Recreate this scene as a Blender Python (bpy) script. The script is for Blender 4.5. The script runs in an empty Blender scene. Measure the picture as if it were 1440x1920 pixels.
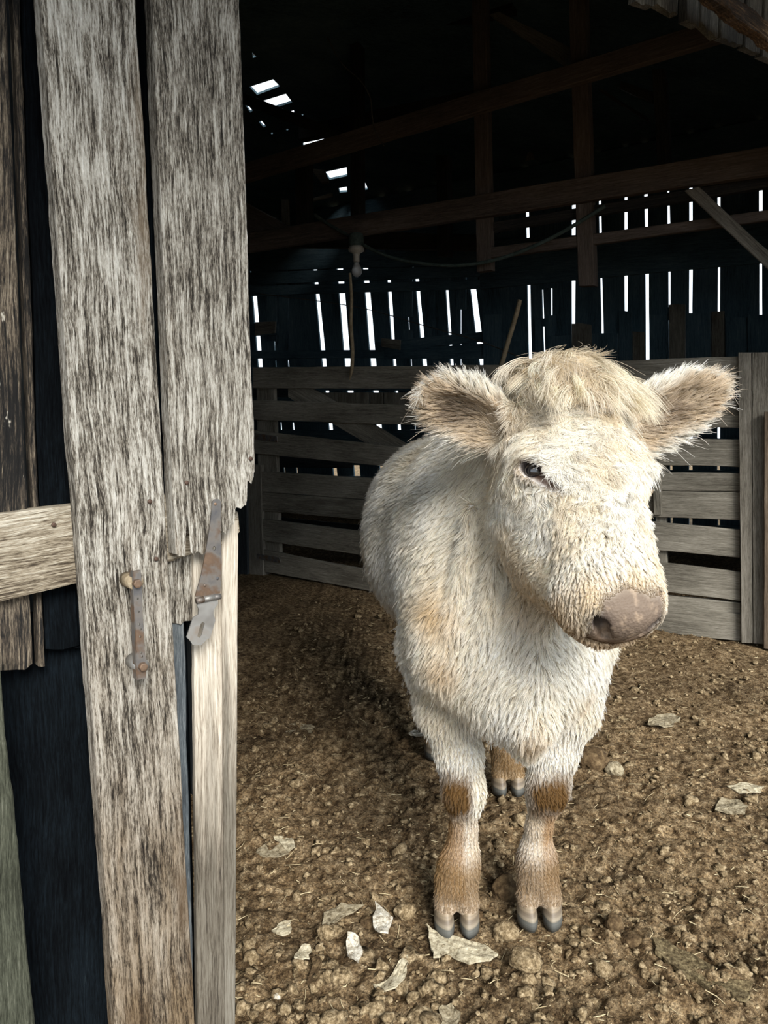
import bpy, math, random
import numpy as np
from mathutils import Vector, Matrix
random.seed(7); RNG = np.random.default_rng(11)
sc = bpy.context.scene
COL = sc.collection
# ------------------------------------------------------------------ camera
FPX = 1400.0; HCAM = 1.10
PITCH = math.radians(7.7); ROLL = math.radians(1.0)
_f = Vector((0, math.cos(PITCH), -math.sin(PITCH)))
_r = Vector((1, 0, 0)); _u = _r.cross(_f)
R_ = _r * math.cos(ROLL) - _u * math.sin(ROLL)
U_ = _u * math.cos(ROLL) + _r * math.sin(ROLL)
CAMLOC = Vector((0, 0, HCAM))
cam_data = bpy.data.cameras.new('camera'); cam = bpy.data.objects.new('camera', cam_data); COL.objects.link(cam)
cam_data.sensor_fit = 'VERTICAL'; cam_data.sensor_height = 36.0
cam_data.lens = FPX / 1920 * 36.0; cam_data.clip_start = 0.05; cam_data.clip_end = 300
cam.matrix_world = Matrix(((R_.x, U_.x, -_f.x, 0), (R_.y, U_.y, -_f.y, 0), (R_.z, U_.z, -_f.z, HCAM), (0, 0, 0, 1)))
sc.camera = cam
# ------------------------------------------------------------------ sky, sun, exposure
sc.view_settings.view_transform = 'Standard'; sc.view_settings.look = 'None'
sc.view_settings.exposure = 1.1; sc.view_settings.gamma = 1.0; sc.view_settings.use_curve_mapping = False
world = bpy.data.worlds.new('overcast_sky'); sc.world = world; world.use_nodes = True
_n = world.node_tree.nodes; _bg = _n['Background']
_bg.inputs[0].default_value = (0.83, 0.92, 1.0, 1); _bg.inputs[1].default_value = 1.0
sun_d = bpy.data.lights.new('sun', 'SUN'); sun_d.energy = 2.9; sun_d.angle = math.radians(26); sun_d.color = (1.0, 0.968, 0.915)
sun = bpy.data.objects.new('sun', sun_d); COL.objects.link(sun)
SUN_TO = Vector((0.28, -0.80, 0.60)).normalized()      # direction from the scene towards the sun
sun.rotation_euler = SUN_TO.to_track_quat('Z', 'Y').to_euler()
sun.location = (4, -6, 8)
sc.cycles.max_bounces = 8; sc.cycles.diffuse_bounces = 4; sc.cycles.glossy_bounces = 2
sc.cycles.transmission_bounces = 4; sc.cycles.transparent_max_bounces = 8
sc.cycles.caustics_reflective = False; sc.cycles.caustics_refractive = False
sc.cycles.sample_clamp_indirect = 4.0
sc.cycles.use_denoising = True

# ------------------------------------------------------------------ helpers
def ray(px, py):
    d = R_ * ((px - 720) / FPX) + U_ * (-(py - 960) / FPX) + _f
    return d
def onplane(px, py, p0, n):
    """point where the sight line of a photograph pixel meets the plane (p0, n)"""
    d = ray(px, py); n = Vector(n)
    t = (Vector(p0) - CAMLOC).dot(n) / d.dot(n)
    return CAMLOC + d * t
def atY(px, py, Y):
    d = ray(px, py); return CAMLOC + d * (Y / d.y)
def proj(p):
    q = Vector(p) - CAMLOC; z = q.dot(_f)
    return (720 + FPX * q.dot(R_) / z, 960 - FPX * q.dot(U_) / z)

# barn frame: E1 along the front wall (to the right), E2 into the barn, N0 outward
E1 = Vector((0.77, 0.638, 0)); E2 = Vector((-0.638, 0.77, 0)); N0 = -E2
A0 = Vector((-0.23, 1.20, 0))
def barn(a, b, z): return A0 + E1 * a + E2 * b + Vector((0, 0, z))
def dplane(px, py, off=0.0):
    """pixel onto the front wall plane, off metres outward"""
    return onplane(px, py, A0 + N0 * off, N0)

def tag(o, label=None, cat=None, group=None, kind=None):
    if label: o['label'] = label
    if cat: o['category'] = cat
    if group: o['group'] = group
    if kind: o['kind'] = kind
    return o
def empty(name, loc=(0, 0, 0)):
    o = bpy.data.objects.new(name, None); o.empty_display_size = 0.1
    o.location = loc; COL.objects.link(o); return o
def link(name, me, mat=None, parent=None, mw=None):
    o = bpy.data.objects.new(name, me); COL.objects.link(o)
    if mat is not None and len(me.materials) == 0: me.materials.append(mat)
    if mw is not None: o.matrix_world = mw
    if parent is not None:
        o.parent = parent
        L = Matrix.Identity(4); p = parent
        # parents are only translated/rotated through matrix_basis, no bpy.ops
        chain = []
        while p is not None: chain.append(p); p = p.parent
        for q in reversed(chain):
            L = L @ (q.matrix_parent_inverse @ q.matrix_basis)
        o.matrix_parent_inverse = L.inverted()
        if mw is not None: o.matrix_basis = mw
    return o
def mesh_np(name, V, F, smooth=False):
    """V (n,3) array, F (m,k) array with k = 3 or 4"""
    me = bpy.data.meshes.new(name)
    V = np.asarray(V, dtype=np.float32); F = np.asarray(F, dtype=np.int32)
    m, k = F.shape
    me.vertices.add(len(V)); me.vertices.foreach_set('co', V.ravel())
    me.loops.add(m * k); me.loops.foreach_set('vertex_index', F.ravel())
    me.polygons.add(m); me.polygons.foreach_set('loop_start', np.arange(0, m * k, k, dtype=np.int32))
    me.polygons.foreach_set('loop_total', np.full(m, k, dtype=np.int32))
    me.update(calc_edges=True)
    if smooth: me.polygons.foreach_set('use_smooth', np.ones(m, dtype=bool))
    return me
def mesh_py(name, V, F, smooth=False):
    me = bpy.data.meshes.new(name); me.from_pydata([tuple(v) for v in V], [], F); me.update()
    if smooth: me.polygons.foreach_set('use_smooth', [True] * len(me.polygons))
    return me

def smoothstep(a, b, x):
    t = np.clip((x - a) / (b - a), 0, 1); return t * t * (3 - 2 * t)
def hash3(i, j, k, s=0):
    h = (i * 374761393 + j * 668265263 + k * 2147483647 + s * 144665) & 0xFFFFFFFF
    h = ((h ^ (h >> 13)) * 1274126177) & 0xFFFFFFFF
    h = h ^ (h >> 16)
    return (h & 0xFFFF) / 32767.5 - 1.0
def vnoise(P, scale=1.0, seed=0):
    """value noise in -1..1 at points P (n,3)"""
    P = np.asarray(P, dtype=np.float64) * scale
    I = np.floor(P).astype(np.int64); f = P - I; f = f * f * (3 - 2 * f)
    out = 0
    for dx in (0, 1):
        for dy in (0, 1):
            for dz in (0, 1):
                w = (f[:, 0] if dx else 1 - f[:, 0]) * (f[:, 1] if dy else 1 - f[:, 1]) * (f[:, 2] if dz else 1 - f[:, 2])
                out = out + w * hash3(I[:, 0] + dx, I[:, 1] + dy, I[:, 2] + dz, seed)
    return out
def fbm(P, scale=1.0, oct=4, seed=0, gain=0.5):
    o = 0; a = 1.0; tot = 0
    for i in range(oct):
        o = o + a * vnoise(P, scale * 2 ** i, seed + i * 17); tot += a; a *= gain
    return o / tot

# node helper
def new_mat(name):
    m = bpy.data.materials.new(name); m.use_nodes = True
    nt = m.node_tree; b = nt.nodes['Principled BSDF']
    return m, nt, b
def N(nt, typ, **kw):
    n = nt.nodes.new(typ)
    for k, v in kw.items():
        if k.startswith('i_'): n.inputs[int(k[2:]) if k[2:].isdigit() else k[2:].replace('_', ' ')].default_value = v
        else: setattr(n, k, v)
    return n
def ramp(nt, stops, interp='LINEAR'):
    r = nt.nodes.new('ShaderNodeValToRGB'); r.color_ramp.interpolation = interp
    e = r.color_ramp.elements
    while len(e) < len(stops): e.new(0.5)
    for i, (p, c) in enumerate(stops):
        e[i].position = p; e[i].color = (*c, 1) if len(c) == 3 else c
    return r
# ------------------------------------------------------------------ wood materials (grain runs along local X)
def wood(name, stops, scale=1.0, bump=.6, rough=.85, fleck=None, streak=None, blotch=.35, bumpd=.003, spec=.25, low=None, fx=1.0):
    m, nt, b = new_mat(name); L = nt.links
    tc = N(nt, 'ShaderNodeTexCoord'); oi = N(nt, 'ShaderNodeObjectInfo')
    off = N(nt, 'ShaderNodeMath', operation='MULTIPLY'); off.inputs[1].default_value = 37.0; L.new(oi.outputs['Random'], off.inputs[0])
    cx = N(nt, 'ShaderNodeCombineXYZ'); L.new(off.outputs[0], cx.inputs[0]); L.new(off.outputs[0], cx.inputs[1]); L.new(off.outputs[0], cx.inputs[2])
    ad = N(nt, 'ShaderNodeVectorMath', operation='ADD'); L.new(tc.outputs['Object'], ad.inputs[0]); L.new(cx.outputs[0], ad.inputs[1])
    # gentle waviness of the grain
    wn = N(nt, 'ShaderNodeTexNoise'); wn.inputs['Scale'].default_value = 5.0 * scale; wn.inputs['Detail'].default_value = 2; L.new(ad.outputs[0], wn.inputs[0])
    ws = N(nt, 'ShaderNodeVectorMath', operation='SCALE'); ws.inputs['Scale'].default_value = .018; L.new(wn.outputs['Color'], ws.inputs[0])
    a2 = N(nt, 'ShaderNodeVectorMath', operation='ADD'); L.new(ad.outputs[0], a2.inputs[0]); L.new(ws.outputs[0], a2.inputs[1])
    def noise(sx, sy, detail=5, rough_=.6):
        mp = N(nt, 'ShaderNodeMapping'); mp.inputs['Scale'].default_value = (sx * scale * fx, sy * scale, sy * scale); L.new(a2.outputs[0], mp.inputs[0])
        n = N(nt, 'ShaderNodeTexNoise'); n.inputs['Scale'].default_value = 1; n.inputs['Detail'].default_value = detail; n.inputs['Roughness'].default_value = rough_
        L.new(mp.outputs[0], n.inputs[0]); return n
    g1 = noise(16, 330, 5, .7); g2 = noise(4.5, 110, 5, .65); g3 = noise(3.5, 9, 3, .5); g4 = noise(70, 620, 3, .75)
    def mul(x, k):
        q = N(nt, 'ShaderNodeMath', operation='MULTIPLY'); q.inputs[1].default_value = k; L.new(x, q.inputs[0]); return q.outputs[0]
    def add(x, y):
        q = N(nt, 'ShaderNodeMath', operation='ADD'); L.new(x, q.inputs[0]); L.new(y, q.inputs[1]); return q.outputs[0]
    k = blotch
    tot = add(add(mul(g1.outputs[0], .42), mul(g2.outputs[0], .50 - k)), add(mul(g3.outputs[0], k), mul(g4.outputs[0], .26)))
    mr = N(nt, 'ShaderNodeMapRange'); mr.inputs[1].default_value = .44; mr.inputs[2].default_value = .76; L.new(tot, mr.inputs[0])
    rp = ramp(nt, stops); L.new(mr.outputs[0], rp.inputs[0]); col = rp.outputs[0]
    if fleck:   # (colour, coverage) peeled or bleached flecks
        fn = noise(16, 60, 4, .7); fr = ramp(nt, [(fleck[1], (0, 0, 0)), (fleck[1] + .05, (1, 1, 1))]); L.new(fn.outputs[0], fr.inputs[0])
        mx = N(nt, 'ShaderNodeMix', data_type='RGBA'); L.new(fr.outputs[0], mx.inputs[0]); L.new(col, mx.inputs[6]); mx.inputs[7].default_value = (*fleck[0], 1); col = mx.outputs[2]
    if streak:  # (colour, threshold) broad stains
        sn = noise(1.4, 9, 4, .6); sr = ramp(nt, [(streak[1], (0, 0, 0)), (streak[1] + .12, (1, 1, 1))]); L.new(sn.outputs[0], sr.inputs[0])
        mm = mul(sr.outputs[0], .75)
        mx = N(nt, 'ShaderNodeMix', data_type='RGBA'); L.new(mm, mx.inputs[0]); L.new(col, mx.inputs[6]); mx.inputs[7].default_value = (*streak[0], 1); col = mx.outputs[2]
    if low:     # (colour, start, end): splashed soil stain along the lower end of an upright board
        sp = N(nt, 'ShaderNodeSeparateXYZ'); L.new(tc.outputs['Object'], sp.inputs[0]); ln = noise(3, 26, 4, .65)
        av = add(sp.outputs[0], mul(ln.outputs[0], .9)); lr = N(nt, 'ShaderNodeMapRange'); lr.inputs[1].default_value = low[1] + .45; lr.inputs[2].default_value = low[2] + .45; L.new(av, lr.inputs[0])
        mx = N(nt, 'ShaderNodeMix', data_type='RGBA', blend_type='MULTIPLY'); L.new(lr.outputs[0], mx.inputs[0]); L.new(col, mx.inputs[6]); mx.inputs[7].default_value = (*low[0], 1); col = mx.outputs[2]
    L.new(col, b.inputs['Base Color']); b.inputs['Roughness'].default_value = rough; b.inputs['Specular IOR Level'].default_value = spec
    bu = N(nt, 'ShaderNodeBump'); bu.inputs['Strength'].default_value = bump; bu.inputs['Distance'].default_value = bumpd
    L.new(add(mul(g1.outputs[0], .7), mul(g2.outputs[0], .6)), bu.inputs['Height']); L.new(bu.outputs[0], b.inputs['Normal'])
    return m
W_GREY = wood('weathered_grey_wood', [(0, (.005, .004, .003)), (.26, (.040, .033, .025)), (.42, (.21, .185, .148)), (.60, (.47, .44, .38)), (1, (.84, .82, .76))], bump=1.0, bumpd=.008, streak=((.20, .145, .09), .62), blotch=.15, fx=1.5, scale=1.15)
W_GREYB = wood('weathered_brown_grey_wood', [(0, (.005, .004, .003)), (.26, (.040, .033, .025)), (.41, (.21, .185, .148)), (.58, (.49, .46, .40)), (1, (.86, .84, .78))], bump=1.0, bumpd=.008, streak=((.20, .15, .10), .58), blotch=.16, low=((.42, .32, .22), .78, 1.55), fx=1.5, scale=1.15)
W_RAIL = wood('weathered_brown_rail', [(0, (.01, .007, .005)), (.25, (.08, .06, .04)), (.45, (.27, .225, .16)), (.68, (.47, .425, .34)), (1, (.72, .68, .59))], bump=.9, bumpd=.005, blotch=.25)
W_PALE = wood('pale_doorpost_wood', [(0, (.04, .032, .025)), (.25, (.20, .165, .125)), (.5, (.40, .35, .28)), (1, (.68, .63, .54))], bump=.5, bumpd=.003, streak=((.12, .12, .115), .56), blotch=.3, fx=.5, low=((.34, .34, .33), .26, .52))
W_DARK = wood('black_stained_wood', [(0, (.001, .001, .0015)), (.4, (.003, .004, .005)), (.75, (.006, .009, .012)), (1, (.016, .022, .026))], bump=.6, fleck=((.06, .06, .045), .72), rough=.95, spec=.03)
W_FLAKE = wood('flaking_black_wood', [(0, (.004, .004, .004)), (.38, (.012, .011, .010)), (.55, (.07, .055, .04)), (.75, (.22, .18, .13)), (1, (.42, .38, .31))], bump=1.0, bumpd=.005, fleck=((.50, .46, .38), .66), blotch=.3)
W_MOSS = wood('grey_green_wood', [(0, (.006, .007, .004)), (.3, (.026, .028, .018)), (.6, (.07, .074, .052)), (1, (.19, .19, .15))], bump=.9, bumpd=.005)
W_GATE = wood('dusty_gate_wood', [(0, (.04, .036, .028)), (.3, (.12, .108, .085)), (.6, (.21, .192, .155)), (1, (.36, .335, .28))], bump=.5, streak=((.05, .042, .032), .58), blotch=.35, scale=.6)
W_POST = wood('grey_post_wood', [(0, (.03, .026, .02)), (.3, (.11, .098, .078)), (.6, (.20, .182, .15)), (1, (.32, .30, .255))], bump=.5, blotch=.3, scale=.6)
W_BEAM = wood('old_brown_beam_wood', [(0, (.024, .018, .014)), (.3, (.075, .056, .044)), (.65, (.135, .104, .084)), (1, (.22, .175, .14))], bump=.4, streak=((.03, .025, .024), .57), blotch=.35, scale=.45)
W_WALL = wood('dark_barn_siding', [(0, (.008, .010, .012)), (.4, (.024, .030, .034)), (.75, (.050, .056, .058)), (1, (.10, .098, .09))], bump=.4, scale=.45)  # bluish lift in these tones stands in for interior haze
W_BACK = wood('teal_haze_siding', [(0, (.014, .026, .034)), (.4, (.060, .105, .130)), (.75, (.105, .160, .190)), (1, (.17, .215, .235))], bump=.4, scale=.45)  # teal of the hazy interior shadows is painted into the wood colour
W_HEAD = wood('ragged_siding_wood', [(0, (.005, .005, .004)), (.3, (.03, .027, .021)), (.6, (.09, .083, .066)), (1, (.24, .225, .185))], bump=1.0, bumpd=.006)
W_BARK = wood('rotten_brown_wood', [(0, (.006, .004, .002)), (.35, (.025, .014, .006)), (.6, (.10, .055, .025)), (1, (.40, .30, .17))], bump=1.0, bumpd=.01, scale=.7)

# ------------------------------------------------------------------ boards
def sn1(t, seed, f):   # smooth 1-D noise
    P = np.zeros((len(t), 3)); P[:, 0] = np.asarray(t) * f + seed * 13.7; P[:, 1] = seed * 3.3
    return fbm(P, 1.0, 3, int(seed) % 97)
def board(name, quad, normal, thick, mat, parent=None, nl=8, nw=2, edge=0.0, face=0.0, rag=(0, 0), cham=.002, seed=None, freq=9.0, endprof=None):
    """quad = start-left, start-right, end-right, end-left on the front face (start -> end is the length, grain direction);
    the board extends 'thick' behind the face, against the normal"""
    s = seed if seed is not None else random.randint(0, 9999)
    q = [Vector(p) for p in quad]; normal = Vector(normal).normalized()
    a = (q[0] + q[1]) / 2; e = (q[3] + q[2]) / 2
    X = (e - a); L = X.length; X.normalize(); Z = (normal - X * normal.dot(X)).normalized(); Y = Z.cross(X)
    flip = (q[1] - q[0]).dot(Y) < 0
    if flip: q = [q[1], q[0], q[3], q[2]]
    M = Matrix(((X.x, Y.x, Z.x, a.x), (X.y, Y.y, Z.y, a.y), (X.z, Y.z, Z.z, a.z), (0, 0, 0, 1))); Mi = M.inverted()
    l = [Mi @ p for p in q]
    S = np.linspace(0, 1, nl + 1)
    yl = np.array([l[0].y + (l[3].y - l[0].y) * t for t in S]); yr = np.array([l[1].y + (l[2].y - l[1].y) * t for t in S])
    if edge:
        yl = yl + sn1(S * L, s + 1, freq) * edge; yr = yr + sn1(S * L, s + 2, freq) * edge
        if L > .3: yl = yl + sn1(S * L, s + 5, freq * 6) * edge * .35; yr = yr + sn1(S * L, s + 6, freq * 6) * edge * .35
    W = np.linspace(0, 1, nw + 1)
    x0 = np.array([l[0].x + (l[1].x - l[0].x) * t for t in W]); x1 = np.array([l[3].x + (l[2].x - l[3].x) * t for t in W])
    if rag[0]: x0 = x0 - np.abs(sn1(W * 1.0, s + 3, nw * .45)) * rag[0]
    if rag[1]: x1 = x1 + (np.abs(sn1(W * 1.0, s + 4, nw * .45)) - .5) * rag[1] * 2
    if endprof: x1 = x1 - np.interp(W, [p[0] for p in endprof], [p[1] for p in endprof])
    ring = nw + 1 + 2 + 2
    tk = 1 - 8 / nl
    V = []
    for i, t in enumerate(S):
        rowF = []
        for j, w in enumerate(W):
            y = yl[i] + (yr[i] - yl[i]) * w
            if j == 0: y += cham
            if j == nw: y -= cham
            x = x0[j] + (x1[j] - x0[j]) * t if not endprof else x0[j] + (min(x1) - x0[j]) * min(t / tk, 1) + (x1[j] - min(x1)) * max(0, (t - tk) / (1 - tk))
            z = (l[0].z * (1 - w) + l[1].z * w) * (1 - t) + (l[3].z * (1 - w) + l[2].z * w) * t
            rowF.append((x, y, z))
        V += rowF
        zr, zl = rowF[-1][2], rowF[0][2]
        V.append((rowF[-1][0], yr[i], zr - cham)); V.append((rowF[-1][0], yr[i], zr - thick))
        V.append((rowF[0][0], yl[i], zl - thick)); V.append((rowF[0][0], yl[i], zl - cham))
    V = np.array(V)
    if face:
        idx = np.arange(len(V)) % ring <= nw
        P = V[idx].copy(); P[:, 0] *= .22; P[:, 1] += s * 1.7
        V[idx, 2] += fbm(P, 60, 3, s % 89) * face + fbm(P, 12, 2, s % 83) * face
    F = []
    for i in range(nl):
        for j in range(ring):
            k = (j + 1) % ring
            F.append((i * ring + j, (i + 1) * ring + j, (i + 1) * ring + k, i * ring + k))
    F.append(tuple(range(ring))); F.append(tuple(range(nl * ring, (nl + 1) * ring))[::-1])
    # outward orientation check
    me = mesh_py(name, V, [f[::-1] for f in F] if True else F)
    return link(name, me, mat, parent, M)
def pxboard(name, px, off, thick, mat, parent=None, plane='door', **kw):
    """px = four photograph pixels (start-left, start-right, end-right, end-left) on a real plane"""
    f = PLANES[plane]
    q = [onplane(x, y, f[0] + f[1] * off, f[1]) for x, y in px]
    return board(name, q, f[1], thick, mat, parent, **kw)
# gate plane: sight lines fixed where its foot meets the ground
def ground_pt(px, py, z=0.0):
    d = ray(px, py); t = (z - HCAM) / d.z; return CAMLOC + d * t
GL = ground_pt(480, 1078); GR = ground_pt(1390, 1206)
GDIR = (GR - GL).normalized(); GN = Vector((GDIR.y, -GDIR.x, 0)).normalized()
if GN.y > 0: GN = -GN
print('gate', GL, GR, 'len', (GR - GL).length)
# back wall plane parallel to the gate, far side of the barn
BW0 = Vector((0, 7.8, 0)) + 0 * GN
PLANES = {'door': (A0, N0), 'gate': (Vector(GL), GN), 'back': (BW0, GN)}
# ------------------------------------------------------------------ ground
def ground_height(P):
    x, y = P[:, 0], P[:, 1]
    Q = np.stack([x, y, np.zeros_like(x)], 1)
    h = fbm(Q, 1.2, 3, 101) * .018
    h = h + fbm(Q, 7, 3, 102) * .016
    r = fbm(Q, 26, 3, 103); h = h + np.sign(r) * np.abs(r) ** .8 * .015 * (.6 + .8 * np.clip(fbm(Q, 2.2, 2, 109) + .4, 0, 1))
    h = h + fbm(Q, 75, 2, 104) * .008
    # flat where the calf stands
    for (hx, hy) in ((.141, 1.46), (.321, 1.47), (.347, 2.04), (.165, 2.27)):
        w = np.exp(-(((x - hx) / .075) ** 2 + ((y - hy) / .075) ** 2)); h = h * (1 - w) + (-.002) * w
    # furrow and hollow near the right foreground
    w = np.exp(-((x * .62 + (y - 1.17) * 1.0 - .30) / .05) ** 2) * smoothstep(.40, .56, x); h = h - w * .03
    return h - .004
def make_ground():
    def axis(lo, hi, fine0, fine1, d, D):
        a = list(np.arange(fine0, fine1, d)); s = d; q = fine0
        while q > lo: s = min(s * 1.12, D); q -= s; a.insert(0, q)
        s = d; q = a[-1]
        while q < hi: s = min(s * 1.07, D); q += s; a.append(q)
        return np.array(a)
    xs = axis(-16, 16, -.42, 1.35, .0065, 1.2); ys = axis(-10, 22, 1.02, 2.3, .0065, 1.2)
    X, Y = np.meshgrid(xs, ys, indexing='ij'); P = np.stack([X.ravel(), Y.ravel(), np.zeros(X.size)], 1)
    P[:, 2] = ground_height(P)
    nx, ny = X.shape; i, j = np.meshgrid(np.arange(nx - 1), np.arange(ny - 1), indexing='ij'); a = (i * ny + j).ravel()
    F = np.stack([a, a + ny, a + ny + 1, a + 1], 1)
    me = mesh_np('floor', P, F, True)
    m, nt, b = new_mat('crumbly_dry_dirt'); L = nt.links
    tc = N(nt, 'ShaderNodeTexCoord')
    def no(s, d=5, r=.6, typ='ShaderNodeTexNoise'):
        n = N(nt, typ); n.inputs['Scale'].default_value = s
        if typ == 'ShaderNodeTexNoise': n.inputs['Detail'].default_value = d; n.inputs['Roughness'].default_value = r
        L.new(tc.outputs['Object'], n.inputs[0]); return n
    n1 = no(3, 3); n2 = no(45, 6, .7); n3 = no(170, 4, .7)
    r1 = ramp(nt, [(.32, (.030, .020, .010)), (.44, (.13, .090, .050)), (.56, (.27, .205, .125)), (.72, (.54, .445, .30))]); L.new(n2.outputs[0], r1.inputs[0])
    r2 = ramp(nt, [(.35, (.62, .58, .54)), (.65, (1.15, 1.08, 1.0))]); L.new(n1.outputs[0], r2.inputs[0])
    r3 = ramp(nt, [(.32, (.28, .25, .22)), (.52, (1, 1, 1)), (.70, (1.7, 1.65, 1.5))]); L.new(n3.outputs[0], r3.inputs[0])
    mx = N(nt, 'ShaderNodeMix', data_type='RGBA', blend_type='MULTIPLY'); mx.inputs[0].default_value = 1; L.new(r1.outputs[0], mx.inputs[6]); L.new(r2.outputs[0], mx.inputs[7])
    my = N(nt, 'ShaderNodeMix', data_type='RGBA', blend_type='MULTIPLY'); my.inputs[0].default_value = 1; L.new(mx.outputs[2], my.inputs[6]); L.new(r3.outputs[0], my.inputs[7])
    L.new(my.outputs[2], b.inputs['Base Color']); b.inputs['Roughness'].default_value = .95; b.inputs['Specular IOR Level'].default_value = .1
    ad = N(nt, 'ShaderNodeMath', operation='ADD'); L.new(n2.outputs[0], ad.inputs[0]); L.new(n3.outputs[0], ad.inputs[1])
    bu = N(nt, 'ShaderNodeBump'); bu.inputs['Strength'].default_value = 1; bu.inputs['Distance'].default_value = .008; L.new(ad.outputs[0], bu.inputs['Height']); L.new(bu.outputs[0], b.inputs['Normal'])
    o = link('floor', me, m); tag(o, 'crumbly dry brown dirt floor of the barn and yard', kind='structure')
    return o
FLOOR = make_ground()

# crumbs and clods: nobody could count them
def ico(sub=1):
    t = (1 + 5 ** .5) / 2
    V = [(-1, t, 0), (1, t, 0), (-1, -t, 0), (1, -t, 0), (0, -1, t), (0, 1, t), (0, -1, -t), (0, 1, -t), (t, 0, -1), (t, 0, 1), (-t, 0, -1), (-t, 0, 1)]
    F = [(0, 11, 5), (0, 5, 1), (0, 1, 7), (0, 7, 10), (0, 10, 11), (1, 5, 9), (5, 11, 4), (11, 10, 2), (10, 7, 6), (7, 1, 8), (3, 9, 4), (3, 4, 2), (3, 2, 6), (3, 6, 8), (3, 8, 9), (4, 9, 5), (2, 4, 11), (6, 2, 10), (8, 6, 7), (9, 8, 1)]
    V = [np.array(v) / np.linalg.norm(v) for v in V]
    for _ in range(sub):
        c = {}; G = []
        def mid(a, b):
            k = (min(a, b), max(a, b))
            if k not in c: v = V[a] + V[b]; V.append(v / np.linalg.norm(v)); c[k] = len(V) - 1
            return c[k]
        for a, b, d in F:
            x, y, z = mid(a, b), mid(b, d), mid(d, a); G += [(a, x, z), (b, y, x), (d, z, y), (x, y, z)]
        F = G
    return np.array(V), np.array(F)
def dirt_mat(name, stops, s=60):
    m, nt, b = new_mat(name); L = nt.links; tc = N(nt, 'ShaderNodeTexCoord')
    n = N(nt, 'ShaderNodeTexNoise'); n.inputs['Scale'].default_value = s; n.inputs['Detail'].default_value = 5; n.inputs['Roughness'].default_value = .7; L.new(tc.outputs['Object'], n.inputs[0])
    r = ramp(nt, stops); L.new(n.outputs[0], r.inputs[0]); L.new(r.outputs[0], b.inputs['Base Color']); b.inputs['Roughness'].default_value = .95; b.inputs['Specular IOR Level'].default_value = .12
    bu = N(nt, 'ShaderNodeBump'); bu.inputs['Strength'].default_value = .9; bu.inputs['Distance'].default_value = .004; L.new(n.outputs[0], bu.inputs['Height']); L.new(bu.outputs[0], b.inputs['Normal'])
    return m
D_CLOD = dirt_mat('dirt_clods', [(.34, (.045, .030, .015)), (.5, (.20, .145, .080)), (.70, (.48, .38, .24))], 110)
def crumbs():
    r = np.random.default_rng(3)
    n = 15000
    # sample in view: distance-weighted
    y = 1.0 + 3.4 * r.random(n) ** 1.9; x = -.55 + (r.random(n)) * (1.1 + .60 * y) + 0 * y
    size = .0016 + .0075 * r.random(n) ** 4
    Q = np.stack([x, y, np.zeros(n)], 1)
    dens = fbm(Q, 3.5, 2, 60); keep = (dens + r.random(n) * .8 > .15)
    heap = np.exp(-(((x - .02) / .30) ** 2 + ((y - 1.22) / .20) ** 2)); size = size * (1 + 1.9 * heap * r.random(n)); mid_ = r.random(n) < .03; size = np.where(mid_, .008 + .010 * r.random(n), size); keep |= r.random(n) < heap
    for (hx, hy) in ((.141, 1.46), (.321, 1.47)): keep &= ~(((x - hx) ** 2 + (y - hy) ** 2 < .055 ** 2) & (size > .004))
    x, y, size = x[keep], y[keep], size[keep]; n = len(x)
    Vb, Fb = ico(1); Vc, Fc = ico(0)
    h = ground_height(np.stack([x, y, 0 * x], 1))
    Vs = []; Fs = []; o = 0
    for big in (True, False):
        m = (size > .0062) if big else (size <= .0062)
        B, G = (Vb, Fb) if big else (Vc, Fc)
        k = m.sum(); c = np.stack([x[m], y[m], h[m] + size[m] * .25], 1)
        sc_ = size[m][:, None] * (.7 + .6 * r.random((k, 3))) * np.array([1, 1, .72])
        A = r.random(k) * 6.28; ca, sa = np.cos(A), np.sin(A)
        P = B[None] * (1 + .28 * r.normal(size=(k, len(B)))[:, :, None]) * sc_[:, None, :]
        X = P[:, :, 0] * ca[:, None] - P[:, :, 1] * sa[:, None]; Y = P[:, :, 0] * sa[:, None] + P[:, :, 1] * ca[:, None]
        P = np.stack([X, Y, P[:, :, 2]], 2) + c[:, None]
        Vs.append(P.reshape(-1, 3)); Fs.append((G[None] + (np.arange(k) * len(B))[:, None, None]).reshape(-1, 3) + o); o += k * len(B)
    me = mesh_np('dirt_crumbs', np.concatenate(Vs), np.concatenate(Fs), True)
    tag(link('dirt_crumbs', me, D_CLOD), 'loose crumbs and small clods of dry manure and dirt on the floor', 'dirt', kind='stuff')
crumbs()
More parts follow.
